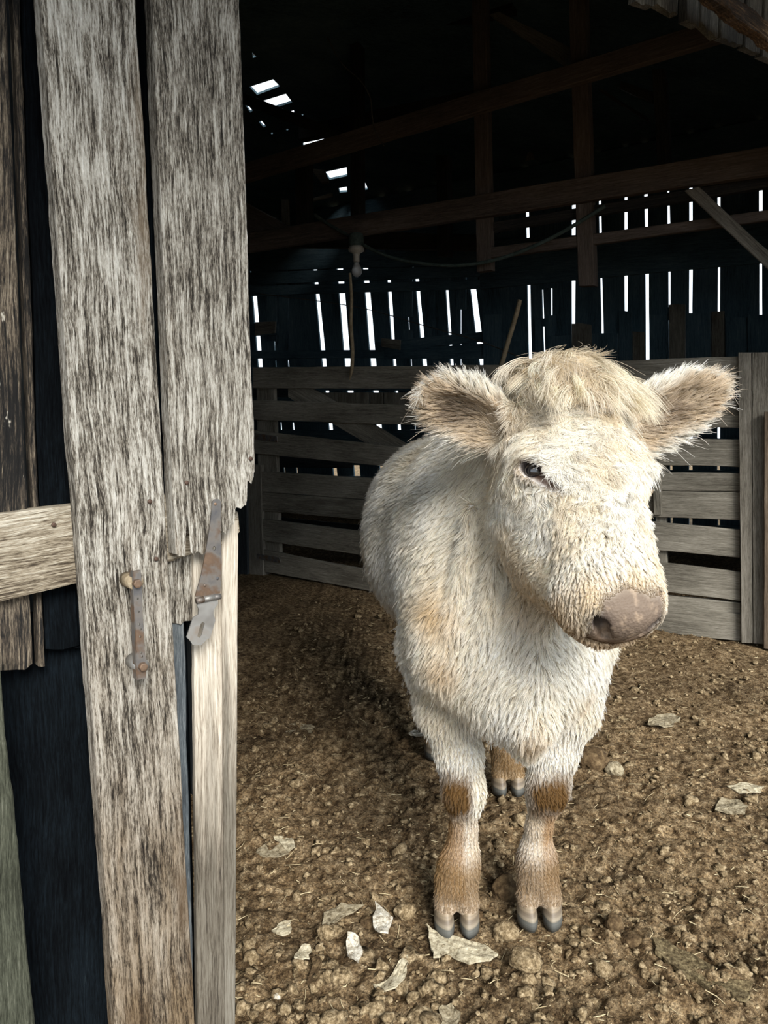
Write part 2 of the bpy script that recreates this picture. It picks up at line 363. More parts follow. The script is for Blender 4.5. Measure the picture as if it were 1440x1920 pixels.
def straw_bits():
    r = np.random.default_rng(8); n = 1500
    y = 1.02 + 3.2 * r.random(n) ** 1.7; x = -.5 + r.random(n) * (1.1 + .58 * y)
    L = .008 + .035 * r.random(n) ** 2.5; w = .0005 + .0006 * r.random(n); A = r.random(n) * 6.28
    h = ground_height(np.stack([x, y, 0 * x], 1)) + .003
    V = []; F = []
    for i in range(n):
        d = np.array([math.cos(A[i]), math.sin(A[i]), r.normal() * .22]); p = np.array([-d[1], d[0], 0]); b = len(V)
        bend = p * r.normal() * L[i] * .18
        for k, t in enumerate((-.5, 0, .5)):
            c = np.array([x[i], y[i], h[i]]) + d * L[i] * t + (bend if k == 1 else 0) + np.array([0, 0, max(0, d[2] * L[i] * .5)])
            V += [c + p * w[i], c - p * w[i], c + np.array([0, 0, w[i] * 1.6])]
        for k in (0, 1):
            for a, c2 in ((0, 1), (1, 2), (2, 0)): F.append((b + k * 3 + a, b + k * 3 + c2, b + k * 3 + 3 + c2, b + k * 3 + 3 + a))
    m = dirt_mat('dry_straw', [(.3, (.30, .23, .12)), (.7, (.66, .56, .36))], 30)
    tag(link('straw_bits', mesh_np('straw_bits', V, F), m), 'short bits of pale straw scattered over the dirt', 'straw', kind='stuff')
straw_bits()

# ------------------------------------------------------------------ left wall with its old plank door
door = tag(empty('door_1', barn(-.4, 0, 0)), 'weathered plank barn door with rusty hasp and pull handle', kind='structure')
def pl(px, off, th, mat, **kw):
    kw.setdefault('nl', 60); kw.setdefault('nw', 8); kw.setdefault('edge', .0016); kw.setdefault('face', .0009)
    return pxboard('plank', px, off, th, mat, door, **kw)
EXT = -140   # the boards run on above the frame
# two broad grey planks
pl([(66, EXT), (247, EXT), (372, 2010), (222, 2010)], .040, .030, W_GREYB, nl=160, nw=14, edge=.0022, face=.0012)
k_ = .00095
prof = [(0, 3), (.03, 0), (.11, 2), (.125, 60), (.15, 64), (.165, 8), (.20, 2), (.25, 8), (.30, 3), (.36, 9), (.385, 40), (.45, 36), (.52, 44), (.60, 38), (.68, 52), (.72, 56), (.735, 82), (.80, 80), (.88, 90), (.90, 128), (.95, 122), (1, 142)]
pl([(280, EXT), (444, EXT), (484, 1045), (331, 1045)], .036, .028, W_GREY, nl=150, nw=60, edge=.0020, face=.0014, rag=(0, .002), endprof=[(a, b * k_) for a, b in prof])
# horizontal rail behind them
pxb = lambda *a, **k: pxboard('rail', *a, **k)
pxb([(-60, 970), (-60, 1142), (332, 1050), (330, 925)], .008, .030, W_RAIL, door, nl=60, nw=12, edge=.002, face=.0012)
pxb([(330, 925), (332, 1050), (446, 1014), (462, 958)], .008, .026, W_RAIL, door, nl=20, nw=10, edge=.003, face=.002, rag=(0, .022))
# far-left boards
pl([(-60, EXT), (8, EXT), (62, 1250), (-60, 1262)], -.012, .02, W_FLAKE, rag=(0, .012), nl=90)
pl([(18, EXT), (32, EXT), (84, 1250), (73, 1250)], -.020, .02, W_FLAKE, nl=80, nw=3)
pl([(36, EXT), (76, EXT), (150, 1215), (86, 1225)], -.026, .02, W_DARK, nl=60, nw=4, rag=(0, .006))
pl([(70, EXT), (160, EXT), (200, 1215), (140, 1215)], -.030, .02, W_DARK, nl=20)
# between the two planks
pl([(262, EXT), (292, EXT), (336, 1180), (304, 1180)], -.014, .02, W_DARK, nl=60, nw=4, rag=(0, .004))
# short board under the rail
pl([(312, 1030), (392, 1030), (378, 1164), (315, 1172)], .000, .022, W_GREY, nl=24, nw=8, rag=(0, .006))
# lower dark sheet, the slim blue-grey board
pxboard('dark_panel', [(-60, 1150), (350, 1150), (372, 2010), (-60, 2010)], -.050, .012, W_DARK, door, nl=10, nw=6)
pl([(314, 1165), (346, 1165), (368, 2010), (330, 2010)], -.004, .018, wood('blue_grey_wood', [(0, (.02, .024, .028)), (.4, (.07, .082, .09)), (.7, (.15, .165, .17)), (1, (.34, .35, .34))], bump=.6), nl=60, nw=4)
pl([(-50, 1220), (-4, 1220), (74, 2010), (-50, 2010)], .050, .022, W_MOSS, nl=70, nw=8, edge=.003)
# nails in the planks
NAIL, _nt, _b = new_mat('rusty_nail'); _b.inputs['Base Color'].default_value = (.05, .035, .028, 1); _b.inputs['Roughness'].default_value = .6; _b.inputs['Metallic'].default_value = .6
_ns = N(_nt, 'ShaderNodeTexNoise'); _ns.inputs['Scale'].default_value = 300; _rp = ramp(_nt, [(.4, (.03, .02, .018)), (.7, (.20, .12, .08))]); _nt.links.new(_ns.outputs[0], _rp.inputs[0]); _nt.links.new(_rp.outputs[0], _b.inputs['Base Color'])
def disc(c, n, r, h, nu=14, dome=.3):
    n = Vector(n).normalized(); t = Vector((0, 0, 1)); a = n.cross(t).normalized(); b = n.cross(a)
    V = []; F = []
    for (rr, hh) in ((r, -h), (r, h * (1 - dome)), (r * .7, h)):
        for i in range(nu): an = 2 * math.pi * i / nu; V.append(Vector(c) + a * rr * math.cos(an) + b * rr * math.sin(an) + n * hh)
    for j in (0, 1):
        for i in range(nu): F.append((j * nu + i, j * nu + (i + 1) % nu, (j + 1) * nu + (i + 1) % nu, (j + 1) * nu + i))
    F.append(tuple(range(2 * nu, 3 * nu))); F.append(tuple(range(nu))[::-1])
    return V, F
for (x, y, off) in ((101, 984, .010), (281, 940, .0415), (293, 1048, .0415), (470, 860, .037), (350, 905, .037)):
    V, F = disc(dplane(x, y, off), N0, .0032, .0014); link('nail', mesh_py('nail', V, F, True), NAIL, door)

# solid backing of the wall left of the opening (what closes the interior off), with the doorpost
wl = tag(empty('wall_front', barn(-.4, .06, 0)), 'front barn wall of old vertical boards beside and above the doorway', kind='structure')
for i in range(14):
    a0 = -3.0 + i * .2
    if a0 + .19 > -.03: continue
    q = [barn(a0, .09, 3.6), barn(a0 + .197, .09, 3.6), barn(a0 + .197, .09, -.05), barn(a0, .09, -.05)]
    board('plank', q, N0, .02, W_WALL, wl, nl=6, nw=1)
# doorpost of pale newer wood: two pieces
dp = tag(empty('trim_1', barn(0, 0, 0)), 'pale grey newer doorpost at the left side of the opening', kind='structure')
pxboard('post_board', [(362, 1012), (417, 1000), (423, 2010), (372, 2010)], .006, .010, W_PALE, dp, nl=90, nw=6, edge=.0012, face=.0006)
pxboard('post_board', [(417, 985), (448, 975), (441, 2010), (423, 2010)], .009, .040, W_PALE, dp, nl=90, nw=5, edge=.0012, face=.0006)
q = [dplane(446, -200, -.03), dplane(380, -200, -.03), dplane(372, 1500, -.03), dplane(440, 1500, -.03)]
board('stud', q, N0, .05, W_WALL, wl, nl=6, nw=2)

# ------------------------------------------------------------------ hardware on the door
RUST, nt, b = new_mat('rusty_steel'); b.inputs['Metallic'].default_value = .55; b.inputs['Roughness'].default_value = .55
_tc = N(nt, 'ShaderNodeTexCoord'); no = N(nt, 'ShaderNodeTexNoise'); no.inputs['Scale'].default_value = 26; no.inputs['Detail'].default_value = 6; nt.links.new(_tc.outputs['Object'], no.inputs[0])
rp = ramp(nt, [(.35, (.10, .10, .105)), (.50, (.17, .155, .14)), (.58, (.14, .092, .062)), (.72, (.22, .145, .095))]); nt.links.new(no.outputs[0], rp.inputs[0]); nt.links.new(rp.outputs[0], b.inputs['Base Color'])
bu = N(nt, 'ShaderNodeBump'); bu.inputs['Strength'].default_value = .4; bu.inputs['Distance'].default_value = .001; nt.links.new(no.outputs[0], bu.inputs['Height']); nt.links.new(bu.outputs[0], b.inputs['Normal'])
ZINC, nt, b = new_mat('dull_zinc'); b.inputs['Metallic'].default_value = .6; b.inputs['Roughness'].default_value = .45
_tc = N(nt, 'ShaderNodeTexCoord'); no = N(nt, 'ShaderNodeTexNoise'); no.inputs['Scale'].default_value = 30; nt.links.new(_tc.outputs['Object'], no.inputs[0])
rp = ramp(nt, [(.35, (.22, .21, .195)), (.55, (.33, .325, .31)), (.75, (.26, .19, .13))]); nt.links.new(no.outputs[0], rp.inputs[0]); nt.links.new(rp.outputs[0], b.inputs['Base Color'])
HOLE, nt, b = new_mat('dark_hole'); 
_ns = N(nt, 'ShaderNodeTexNoise'); _ns.inputs['Scale'].default_value = 200; _rp = ramp(nt, [(.4, (.004, .003, .003)), (.7, (.02, .014, .01))]); nt.links.new(_ns.outputs[0], _rp.inputs[0]); nt.links.new(_rp.outputs[0], b.inputs['Base Color'])

def plate(name, outline, holes, off, th, mat, parent):
    """flat metal plate in the door plane from pixel outlines, with real holes, bevelled by thickness"""
    import mathutils.geometry as mg
    P2 = lambda x, y: dplane(x, y, off)
    loops = [outline] + holes
    pts3 = [[P2(*p) for p in l] for l in loops]
    flat = [[Vector((barn_uv(p)[0], barn_uv(p)[1], 0)) for p in l] for l in pts3]
    tri = mg.tessellate_polygon(flat)
    allp = [p for l in pts3 for p in l]; n = len(allp)
    V = [p for p in allp] + [p - N0 * th for p in allp]
    F = []
    for t in tri:
        a, b_, c = t
        nn = (allp[b_] - allp[a]).cross(allp[c] - allp[a])
        if nn.dot(N0) < 0: a, c = c, a
        F.append((a, b_, c)); F.append((c + n, b_ + n, a + n))
    k = 0
    for l in pts3:
        m = len(l)
        for i in range(m):
            a, b_ = k + i, k + (i + 1) % m; F.append((a, b_, b_ + n, a + n))
        k += m
    c = sum(allp, Vector()) / n
    V = [p - c for p in V]
    return link(name, mesh_py(name, V, F), mat, parent, Matrix.Translation(c))
def barn_uv(p): d = p - A0; return d.dot(E1), d.z
def circ(x, y, r, n=12, asp=.8): return [(x + r * asp * math.cos(2 * math.pi * i / n), y + r * math.sin(2 * math.pi * i / n)) for i in range(n)][::-1]
hs = link('hasp', mesh_py('hasp', [(0, 0, 0)], []), RUST, door, Matrix.Translation(dplane(395, 1090, .045)))
bpy.data.objects.remove(hs)
hasp = plate('hasp', [(399, 940), (403, 936), (411, 936), (414, 941), (413.5, 1000), (416, 1058), (413, 1112), (369, 1120), (366, 1118), (377, 1080), (387, 1030), (394, 985)],
             [circ(403.5, 945, 2.2), circ(401.5, 1028, 4), circ(407.5, 1084.5, 3.2), circ(384, 1097.5, 3.2)], .0410, .0022, RUST, door)
hasp['label'] = 'rusty tapered strap hinge with a loose pale slotted hasp plate'
plate('hasp_plate', [(371, 1128), (408, 1124), (409, 1132), (401, 1143), (400, 1150), (404, 1163), (394, 1196), (388, 1199), (382, 1205), (377, 1210), (361, 1209), (357, 1202), (350, 1195), (362, 1158), (372, 1152), (373, 1143), (370, 1136)],
      [[(380, 1166), (384, 1169), (378, 1191), (374, 1196), (370, 1193), (376, 1170)][::-1]], .0420, .0022, ZINC, hasp)
def tube(p, q, r, nu=14, cap=True):
    p, q = Vector(p), Vector(q); d = (q - p).normalized(); a = d.cross(Vector((0.3, .1, 1))).normalized(); b = d.cross(a)
    V = []; F = []
    for c in (p, q):
        for i in range(nu): an = 2 * math.pi * i / nu; V.append(c + a * r * math.cos(an) + b * r * math.sin(an))
    for i in range(nu): F.append((i, (i + 1) % nu, nu + (i + 1) % nu, nu + i))
    if cap: F.append(tuple(range(nu))[::-1]); F.append(tuple(range(nu, 2 * nu)))
    return V, F
for (x0, y0, x1, y1, mat) in ((368, 1127, 382, 1124, RUST), (382, 1124, 401, 1120, ZINC), (401, 1120, 413, 1118, RUST)):
    V, F = tube(dplane(x0, y0, .0425), dplane(x1, y1, .0425), .0046); link('knuckle', mesh_py('knuckle', V, F, True), mat, hasp)
for (x, y) in ((403.5, 945), (407.5, 1084.5), (384, 1097.5)):
    V, F = disc(dplane(x, y, .0405), N0, .0024, .0012); link('screw', mesh_py('screw', V, F, True), RUST, hasp)
# perforated pull handle on two bolts with spacers
hole_px = [(251, 1077), (258.4, 1122.5), (260, 1147), (261.5, 1170.5), (264, 1180), (263, 1194), (265, 1224), (266.5, 1231)]
HO = .078
_o = lambda px, py: (px, py)
hn = plate('pull_handle', [(248.5, 1071), (264, 1069), (266, 1100), (267.5, 1150), (270, 1200), (274.5, 1250), (273, 1272), (256, 1275), (254, 1230), (252, 1150), (250, 1090)],
           [circ(x, y, 2.4, 8) for x, y in hole_px[1:]], HO, .003, RUST, door)
hn['label'] = 'rusty perforated flat bar handle'
# the angled flange that stiffens the bar on its hinge side
fl = [dplane(248.5, 1071, HO), dplane(256, 1275, HO)]
q = [fl[0], fl[0] - N0 * .012, fl[1] - N0 * .012, fl[1]]
board('flange', q, -E1, .002, RUST, hn, nl=4, nw=1, cham=.0003)
for (x, y) in ((257, 1094), (268, 1250)):
    V, F = disc(dplane(x, y, HO + .003), N0, .0062, .004, 6, .1); link('bolt', mesh_py('bolt', V, F), RUST, hn)
for (x, y) in ((257, 1094), (268, 1250)):
    c = dplane(x, y, HO)
    V, F = tube(c - N0 * .003, c - N0 * .040, .0105, 18); link('spacer', mesh_py('spacer', V, F, True), dirt_mat('dull_brass', [(.3, (.20, .15, .09)), (.7, (.36, .30, .21))], 90) if y < 1200 else ZINC, hn)

# ------------------------------------------------------------------ header siding above the opening (ragged lower ends) and rotten eave edge
for (x0, y0, x1, y1) in ((1194, 3, 1226, 14), (1233, 14, 1271, 32), (1287, 44, 1311, 52), (1314, 48, 1346, 72), (1352, 76, 1392, 90), (1396, 93, 1425, 104), (1429, 106, 1475, 128)):
    q = [dplane(x0 - 2, y0 - 420, .02), dplane(x1 - 2, y1 - 420, .02), dplane(x1, y1, .02), dplane(x0, y0, .02)]
    t0 = dplane(x0, y0, .02); t1 = dplane(x1, y1, .02)
    q = [t0 + Vector((0, 0, 1.2)), t1 + Vector((0, 0, 1.2)), t1, t0]
    board('plank', q, N0, .022, W_HEAD, wl, nl=16, nw=8, rag=(0, .010), edge=.002, face=.001)
a_ = barn_uv(dplane(1194, 3, .02))[0]
k = 0
while a_ - k * .125 > -.35:
    a1 = a_ - k * .125 - .008; t = Vector((0, 0, barn_uv(dplane(1194, 3, .02))[1] + .018 * (k + 1)))
    t1 = A0 + N0 * .02 + E1 * a1 + t; t0 = A0 + N0 * .02 + E1 * (a1 - .117) + t
    board('plank', [t0 + Vector((0, 0, 1.2)), t1 + Vector((0, 0, 1.2)), t1, t0], N0, .022, W_HEAD, wl, nl=4, nw=4, rag=(0, .01)); k += 1
a_ = barn_uv(dplane(1475, 128, .02))[0]; zz = barn_uv(dplane(1475, 128, .02))[1]
for k in range(9):
    t0 = A0 + N0 * .02 + E1 * (a_ + .006 + k * .13) + Vector((0, 0, zz)); t1 = t0 + E1 * .122
    board('plank', [t0 + Vector((0, 0, 1.2)), t1 + Vector((0, 0, 1.2)), t1, t0], N0, .022, W_HEAD, wl, nl=3, nw=2)
# right jamb side of the opening, well outside the frame
for k in range(14):
    t0 = barn(2.95 + k * .2, 0, 0); t1 = t0 + E1 * .197
    board('plank', [t0 + Vector((0, 0, 3.4)), t1 + Vector((0, 0, 3.4)), t1 - Vector((0, 0, .05)), t0 - Vector((0, 0, .05))], N0, .022, W_WALL, wl, nl=3, nw=1)
# rotten eave board
e0 = dplane(1326, -12, .13); e1 = dplane(1480, 106, .13)
ev = board('trim_2', [e0 + Vector((0, 0, .045)), e0, e1, e1 + Vector((0, 0, .045))], N0, .03, W_BARK, None, nl=110, nw=12, edge=.008, face=.007, freq=25)
tag(ev, 'rotten brown eave board with a crumbling lower edge', kind='structure')

# roof overhang: unseen boards added over the front wall, projection set to shade it
ov = tag(empty('shade_eave', barn(0, -.4, 2.6)), 'unseen roof overhang above the door, added to shade the wall', kind='structure')
zt = 2.62
for k in range(9):
    b0 = -.06 - k * .13
    board('board', [barn(-3.2, b0, zt + .10 * -0 + b0 * .35), barn(-3.2, b0 - .125, zt + (b0 - .125) * .35), barn(3.2, b0 - .125, zt + (b0 - .125) * .35), barn(3.2, b0, zt + b0 * .35)], Vector((0, 0, -1)) + N0 * .33, .02, W_WALL, ov, nl=6, nw=1)
# ------------------------------------------------------------------ board gate across the pen
gate = tag(empty('board_gate', (GL.x, GL.y, 0)), 'grey plank gate across the pen behind the calf, with gaps between boards', 'gate')
def gb(L, Rr, off=0.0, th=.022, name='board', mat=None, **kw):
    (xl, tl, bl), (xr, tr, br) = L, Rr
    kw.setdefault('nl', 24); kw.setdefault('nw', 3); kw.setdefault('edge', .003)
    return pxboard(name, [(xl, tl), (xl, bl), (xr, br), (xr, tr)], off, th, mat or W_GATE, gate, plane='gate', **kw)
gb((474, 689, 728), (960, 684, 729)); gb((962, 684, 729), (1385, 668, 723))
gb((474, 750, 787), (960, 765, 803)); gb((950, 757, 803), (1386, 750, 802))
gb((474, 807, 850), (960, 862, 897)); gb((950, 822, 866), (1386, 824, 875))
gb((476, 883, 921), (960, 913, 957)); gb((476, 922, 956), (960, 958, 1000))
gb((940, 882, 914), (1387, 888, 922)); gb((940, 915, 956), (1387, 923, 976))
gb((480, 972, 1012), (950, 1030, 1080)); gb((930, 950, 1003), (1387, 994, 1046))
gb((484, 1029, 1070), (950, 1120, 1155)); gb((930, 1018, 1072), (1388, 1073, 1127))
gb((930, 1085, 1112), (1388, 1130, 1158), off=-.012); gb((930, 1112, 1150), (1389, 1152, 1203))
def up(px, off, name='upright', mat=None, th=.03):
    return pxboard(name, px, off, th, mat or W_GATE, gate, plane='gate', nl=16, nw=2, edge=.002)
up([(480, 690), (512, 690), (525, 1052), (487, 1052)], -.024)
up([(478, 812), (519, 818), (520, 829), (478, 823)], .012, 'hinge_strap', RUST, .004)
up([(481, 1038), (524, 1046), (526, 1055), (482, 1048)], .012, 'hinge_strap', RUST, .004)
up([(1222, 855), (1237, 855), (1240, 965), (1226, 965)], .024, 'batten')
up([(1225, 700), (1245, 700), (1252, 1190), (1232, 1190)], -.024)
gb((540, 702, 745), (870, 897, 940), off=-.030, name='diagonal_brace')
# posts the gate hangs from and shuts against
gp = pxboard('gate_post', [(463, 872), (488, 872), (494, 1096), (465, 1096)], .01, .09, W_POST, None, plane='gate', nl=24, nw=3, edge=.002)
tag(gp, 'round-edged grey post carrying the hinge side of the plank gate', 'post')
gp = pxboard('wall_post', [(440, 872), (461, 872), (464, 1100), (446, 1100)], .03, .06, W_WALL, None, plane='gate', nl=16, nw=2, edge=.002)
tag(gp, 'dark brown post half hidden behind the pale doorpost', 'post')
rp_ = tag(empty('gate_shutting_post', GR), 'broad grey double-board post with a long crack, at the right end of the gate', 'post')
pxboard('board', [(1384, 661), (1408, 661), (1411, 1206), (1390, 1205)], .030, .06, W_POST, rp_, plane='gate', nl=30, nw=3, edge=.0015)
pxboard('board', [(1410, 661), (1480, 660), (1482, 1212), (1412, 1206)], .030, .06, W_POST, rp_, plane='gate', nl=30, nw=4, edge=.0015)
b_ = pxboard('leaning_plank', [(1433, 772), (1500, 772), (1500, 1222), (1432, 1216)], .075, .025, wood('brown_plank_wood', [(0, (.02, .014, .009)), (.4, (.09, .066, .045)), (.7, (.15, .115, .08)), (1, (.26, .21, .15))], scale=.6), None, plane='gate', nl=20, nw=2, edge=.002)
tag(b_, 'short brown plank standing in front of the cracked double-board post', 'plank')
# second dusty partition seen through the upper gap of the gate
pt = tag(empty('board_partition', onplane(640, 745, GL - GN * .6, GN) * 1), 'dusty low board partition just behind the gate, below its top board', 'partition')
for (x0, x1) in ((552, 633), (635, 690), (694, 717), (720, 800), (804, 900)):
    pxboard('board', [(x0, 736), (x1, 736), (x1, 776), (x0, 774)], -.6, .02, W_GATE, pt, plane='gate', nl=3, nw=1)
for (xl, tl, bl, xr, tr, br) in ((474, 852, 876, 660, 866, 878), (500, 968, 996, 690, 986, 1008), (474, 700, 745, 560, 700, 745)):
    pxboard('board', [(xl, tl), (xl, bl), (xr, br), (xr, tr)], -.9, .02, W_WALL, pt, plane='gate', nl=8, nw=1)

RQ = onplane(700, 372, BW0, GN)
def yj(x):
    lo, hi = -400., 700.
    for _ in range(30):
        m = (lo + hi) / 2
        if onplane(x, m, BW0, GN).z > RQ.z + .01: lo = m
        else: hi = m
    return hi
# ------------------------------------------------------------------ back wall: upright boards with daylight between them
wb = tag(empty('wall_back', onplane(900, 700, BW0, GN)), 'dark barn wall of upright boards with bright gaps of daylight', kind='structure')
gaps = [(478, 9, .08), (508, 2.5, .08), (531, 3, .08), (596, 8, .10), (642, 12, .085), (690, 11, .085), (731.5, 7, .07), (764, 2.5, .06), (785.5, 8, .09), (806, 1.5, .05),
        (839, 6, .07), (864, 3, .0), (889.5, 12, .13), (991.5, 7, .02), (1017.5, 2.8, .03), (1033.5, 3.2, .0), (1075, 7.5, .0), (1128, 5, .02),
        (1173.5, 6.5, .0), (1213, 7, .01), (1255, 4.5, .01), (1295, 7, .0), (1347.5, 5, .0), (1426, 5.5, .0), (1470, 4, 0), (1520, 4, 0)]
def xat(g, y): return g[0] + (y - 565) * g[2]
prev = (300, .1, .05)
for g in gaps + [(1760, 2, 0)]:
    ys = (190, 1040)
    # long blind stretches are made of several boards butted tight
    span = (g[0] - g[1] / 2) - (prev[0] + prev[1] / 2); m = max(1, round(span / 62))
    for k in range(m):
        def lerp(y, t): a = xat(prev, y) + prev[1] / 2; c = xat(g, y) - g[1] / 2; return a + (c - a) * t
        t0, t1 = k / m, (k + 1) / m
        xa, xb = lerp(400, t0), lerp(400, t1); ya_, yb_ = yj(xa), yj(xb)
        pxboard('plank', [(lerp(ya_, t0), ya_), (lerp(yb_, t1), yb_), (lerp(ys[1], t1), ys[1]), (lerp(ys[1], t0), ys[1])], -.004 * (k % 2), .02, W_BACK, wb, plane='back', nl=10, nw=1, edge=.006 if (k == 0 and m == 1) else .002, freq=2.5, cham=.001)
    prev = g
# girts and inner boards that interrupt the daylight
def girt(L, Rr, off, th=.03, mat=None):
    (xl, tl, bl), (xr, tr, br) = L, Rr
    if tl < 372: tl = yj(xl) + 2
    if tr < 372 and tr < yj(xr) + 2: tr = yj(xr) + 2
    return pxboard('girt', [(xl, tl), (xl, bl), (xr, br), (xr, tr)], off, th, mat or W_BACK, wb, plane='back', nl=10, nw=1, edge=.004, freq=2)
girt((430, 538, 556), (905, 524, 541), .05); girt((430, 512, 535), (905, 498, 518), .05)
girt((430, 489, 509), (905, 450, 496), .05); girt((430, 440, 486), (730, 400, 478), .05)
girt((722, 380, 492), (935, 360, 436), .055); girt((905, 482, 540), (1500, 395, 482), .05); 
girt((900, 450, 542), (1500, 418, 486), .06)
girt((430, 657, 672), (720, 656, 672), .05); girt((705, 640, 660), (905, 622, 640), .05); girt((720, 655, 673), (975, 640, 672), .06)
girt((430, 609, 631), (520, 603, 628), .08)
girt((905, 190, 372), (1500, 130, 262), .05); girt((430, 180, 452), (935, 185, 366), .06)
girt((430, 688, 732), (1240, 684, 733), .05); girt((430, 737, 790), (800, 741, 797), .05); girt((800, 690, 800), (1500, 690, 790), .05)
girt((430, 806, 872), (900, 806, 872), .05); girt((900, 822, 866), (1500, 822, 866), .05); girt((430, 893, 1040), (1100, 893, 1040), .05); girt((1100, 882, 962), (1500, 882, 962), .05); girt((1100, 985, 1060), (1500, 985, 1060), .05)
for (x, y0, y1) in ((480, 440, 545), (508, 440, 545), (531, 440, 545), (593, 440, 503), (838, 440, 536), (864, 440, 536), (887, 466, 532), (731, 440, 518), (785, 440, 514), (764, 440, 540), (806, 440, 540), (690, 440, 492), (1017, 330, 543), (1033, 330, 540),
        (764, 535, 594), (764, 618, 640), (807, 535, 616), (864, 535, 580), (509, 540, 640), (531, 540, 675), (1033, 591, 660), (1255, 576, 600), (1018, 597, 612), (509, 668, 676), (880, 430, 438)):
    pxboard('batten', [(x - 9, y0), (x + 9, y0), (x + 9, y1), (x - 9, y1)], .03, .02, W_BACK, wb, plane='back', nl=2, nw=1)
# inner uprights in front of the lower gaps
lowb = tag(empty('lining_boards', onplane(1200, 700, BW0 + GN * .12, GN)), 'row of short dark upright boards lining the foot of the back wall', 'boards')
for (x0, x1, t, paler) in ((905, 940, 590, 0), (942, 985, 640, 0), (1002, 1014, 600, 0), (1024, 1070, 632, 0), (1072, 1108, 609, 1), (1110, 1158, 628, 0), (1160, 1184, 586, 0), (1186, 1209, 624, 1),
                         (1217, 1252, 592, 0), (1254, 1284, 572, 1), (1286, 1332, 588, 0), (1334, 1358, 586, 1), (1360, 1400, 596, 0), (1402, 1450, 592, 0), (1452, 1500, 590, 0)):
    pxboard('board', [(x0, t), (x1, t), (x1 + 1, 760), (x0 + 1, 760)], .12, .02, W_GATE if paler else W_BACK, lowb, plane='back', nl=6, nw=2, edge=.004, rag=(.03, 0), freq=3)

# ------------------------------------------------------------------ ceiling: the underside of the roof, with missing boards on the left
RN = (Vector((0, 0, -1)) * 1.0 + GN * -.28); RN = -(GDIR.cross((GN + Vector((0, 0, .28))).normalized())); RN = RN if RN.z < 0 else -RN
PLANES['roof'] = (RQ, RN)
roof_holes = [[(468, 163), (512, 149), (525, 162), (482, 178)], [(491, 190), (536, 176), (548, 192), (503, 206)], [(535, 212), (551, 207), (552, 218), (540, 215)],
    [(568, 268), (608, 260), (609, 264), (569, 277)], [(608, 323), (650, 314), (651, 330), (618, 337)], [(635, 353), (650, 350), (651, 360), (637, 361)],
    [(672, 346), (685, 343), (690, 355), (672, 358)], [(460, 197), (464, 196), (474, 208), (469, 211)], [(485, 228), (491, 227), (499, 237), (494, 239)],
    [(473, 98), (481, 107), (474, 109)], [(565, 214), (569, 214), (568, 218), (566, 218)], [(508, 249), (512, 249), (511, 252), (508, 252)], [(536, 242), (541, 242), (540, 245), (537, 245)]]
def slab_with_holes(name, p0, u, v, outline, holes, th, mat):
    import mathutils.geometry as mg
    loops = [outline] + holes
    flat = [[Vector(((p - p0).dot(u), (p - p0).dot(v), 0)) for p in l] for l in loops]
    tri = mg.tessellate_polygon(flat); allp = [p for l in loops for p in l]; n = len(allp); w = -RN * th
    V = allp + [p + w for p in allp]; F = []
    for a, b, c in tri:
        nn = (allp[b] - allp[a]).cross(allp[c] - allp[a])
        if nn.dot(RN) < 0: a, c = c, a
        F.append((a, b, c)); F.append((c + n, b + n, a + n))
    k = 0
    for l in loops:
        m = len(l)
        for i in range(m): a, b = k + i, k + (i + 1) % m; F.append((a, b, b + n, a + n))
        k += m
    return link(name, mesh_py(name, V, F), mat)
ru = GDIR; rv = (GN + Vector((0, 0, .28))).normalized()
# corners of the roof deck
out = [RQ + ru * -4.6 - rv * .5, RQ + ru * 7.0 - rv * .5, RQ + ru * 7.0 + rv * 7.6, RQ + ru * -4.6 + rv * 7.6]
hol = [[onplane(x, y, RQ, RN) for x, y in h] for h in roof_holes]
for h in hol: print('hole', [round(c, 2) for c in h[0]])
ceil = slab_with_holes('ceiling', RQ, ru, rv, out, hol, .02, W_BACK)
tag(ceil, 'black underside of the barn roof with a few missing boards letting in daylight', kind='structure')
# side walls closing the barn
def boxwall(name, a, b, h0, label):
    d = (b - a).normalized(); n = Vector((d.y, -d.x, 0)); up_ = Vector((0, 0, 1))
    o = board(name, [a + up_ * h0, a, b, b + up_ * h0], n, .04, W_WALL, None, nl=10, nw=4)
    return tag(o, label, kind='structure')
cBL = onplane(300, 700, BW0, GN); cBL.z = -.05; cBR = onplane(1760, 700, BW0, GN); cBR.z = -.05
boxwall('wall_left', barn(-3.05, .12, -.05), cBL, 5.6, 'left side wall inside the dark barn')
boxwall('wall_right', barn(5.75, .02, -.05), cBR, 5.6, 'right side wall inside the dark barn')
# upper part of the front wall
gz = tag(board('wall_gable', [barn(-3.1, .1, 6.2), barn(-3.1, .1, 3.1), barn(5.8, .1, 3.1), barn(5.8, .1, 6.2)], N0, .03, W_WALL, None, nl=6, nw=3), 'siding high above the doorway', kind='structure')

# ------------------------------------------------------------------ loft frame: rails, hanging studs, braces
PLANES['loft'] = (Vector((0, 5.05, 0)), GN)
def beam(name, px, off, th, label, mat=None, plane='loft', group=None, **kw):
    kw.setdefault('nl', 30); kw.setdefault('nw', 2); kw.setdefault('edge', .004); kw.setdefault('freq', 3)
    o = pxboard(name, px, off, th, mat or W_BEAM, None, plane=plane, cham=.004, **kw)
    return tag(o, label, 'beam', group)
W_BEAMD = wood('dark_beam_wood', [(0, (.006, .006, .006)), (.4, (.026, .024, .022)), (.75, (.055, .048, .04)), (1, (.10, .088, .07))], scale=.45)
beam('loft_rail', [(410, 320), (410, 354), (1420, 54), (1420, 12)], .04, .05, 'upper of the two long brown rails crossing the dark loft, rising to the right')
beam('loft_rail', [(410, 446), (410, 480), (1480, 320), (1480, 267)], .04, .05, 'lower of the two long brown rails, passing just above the light bulb')
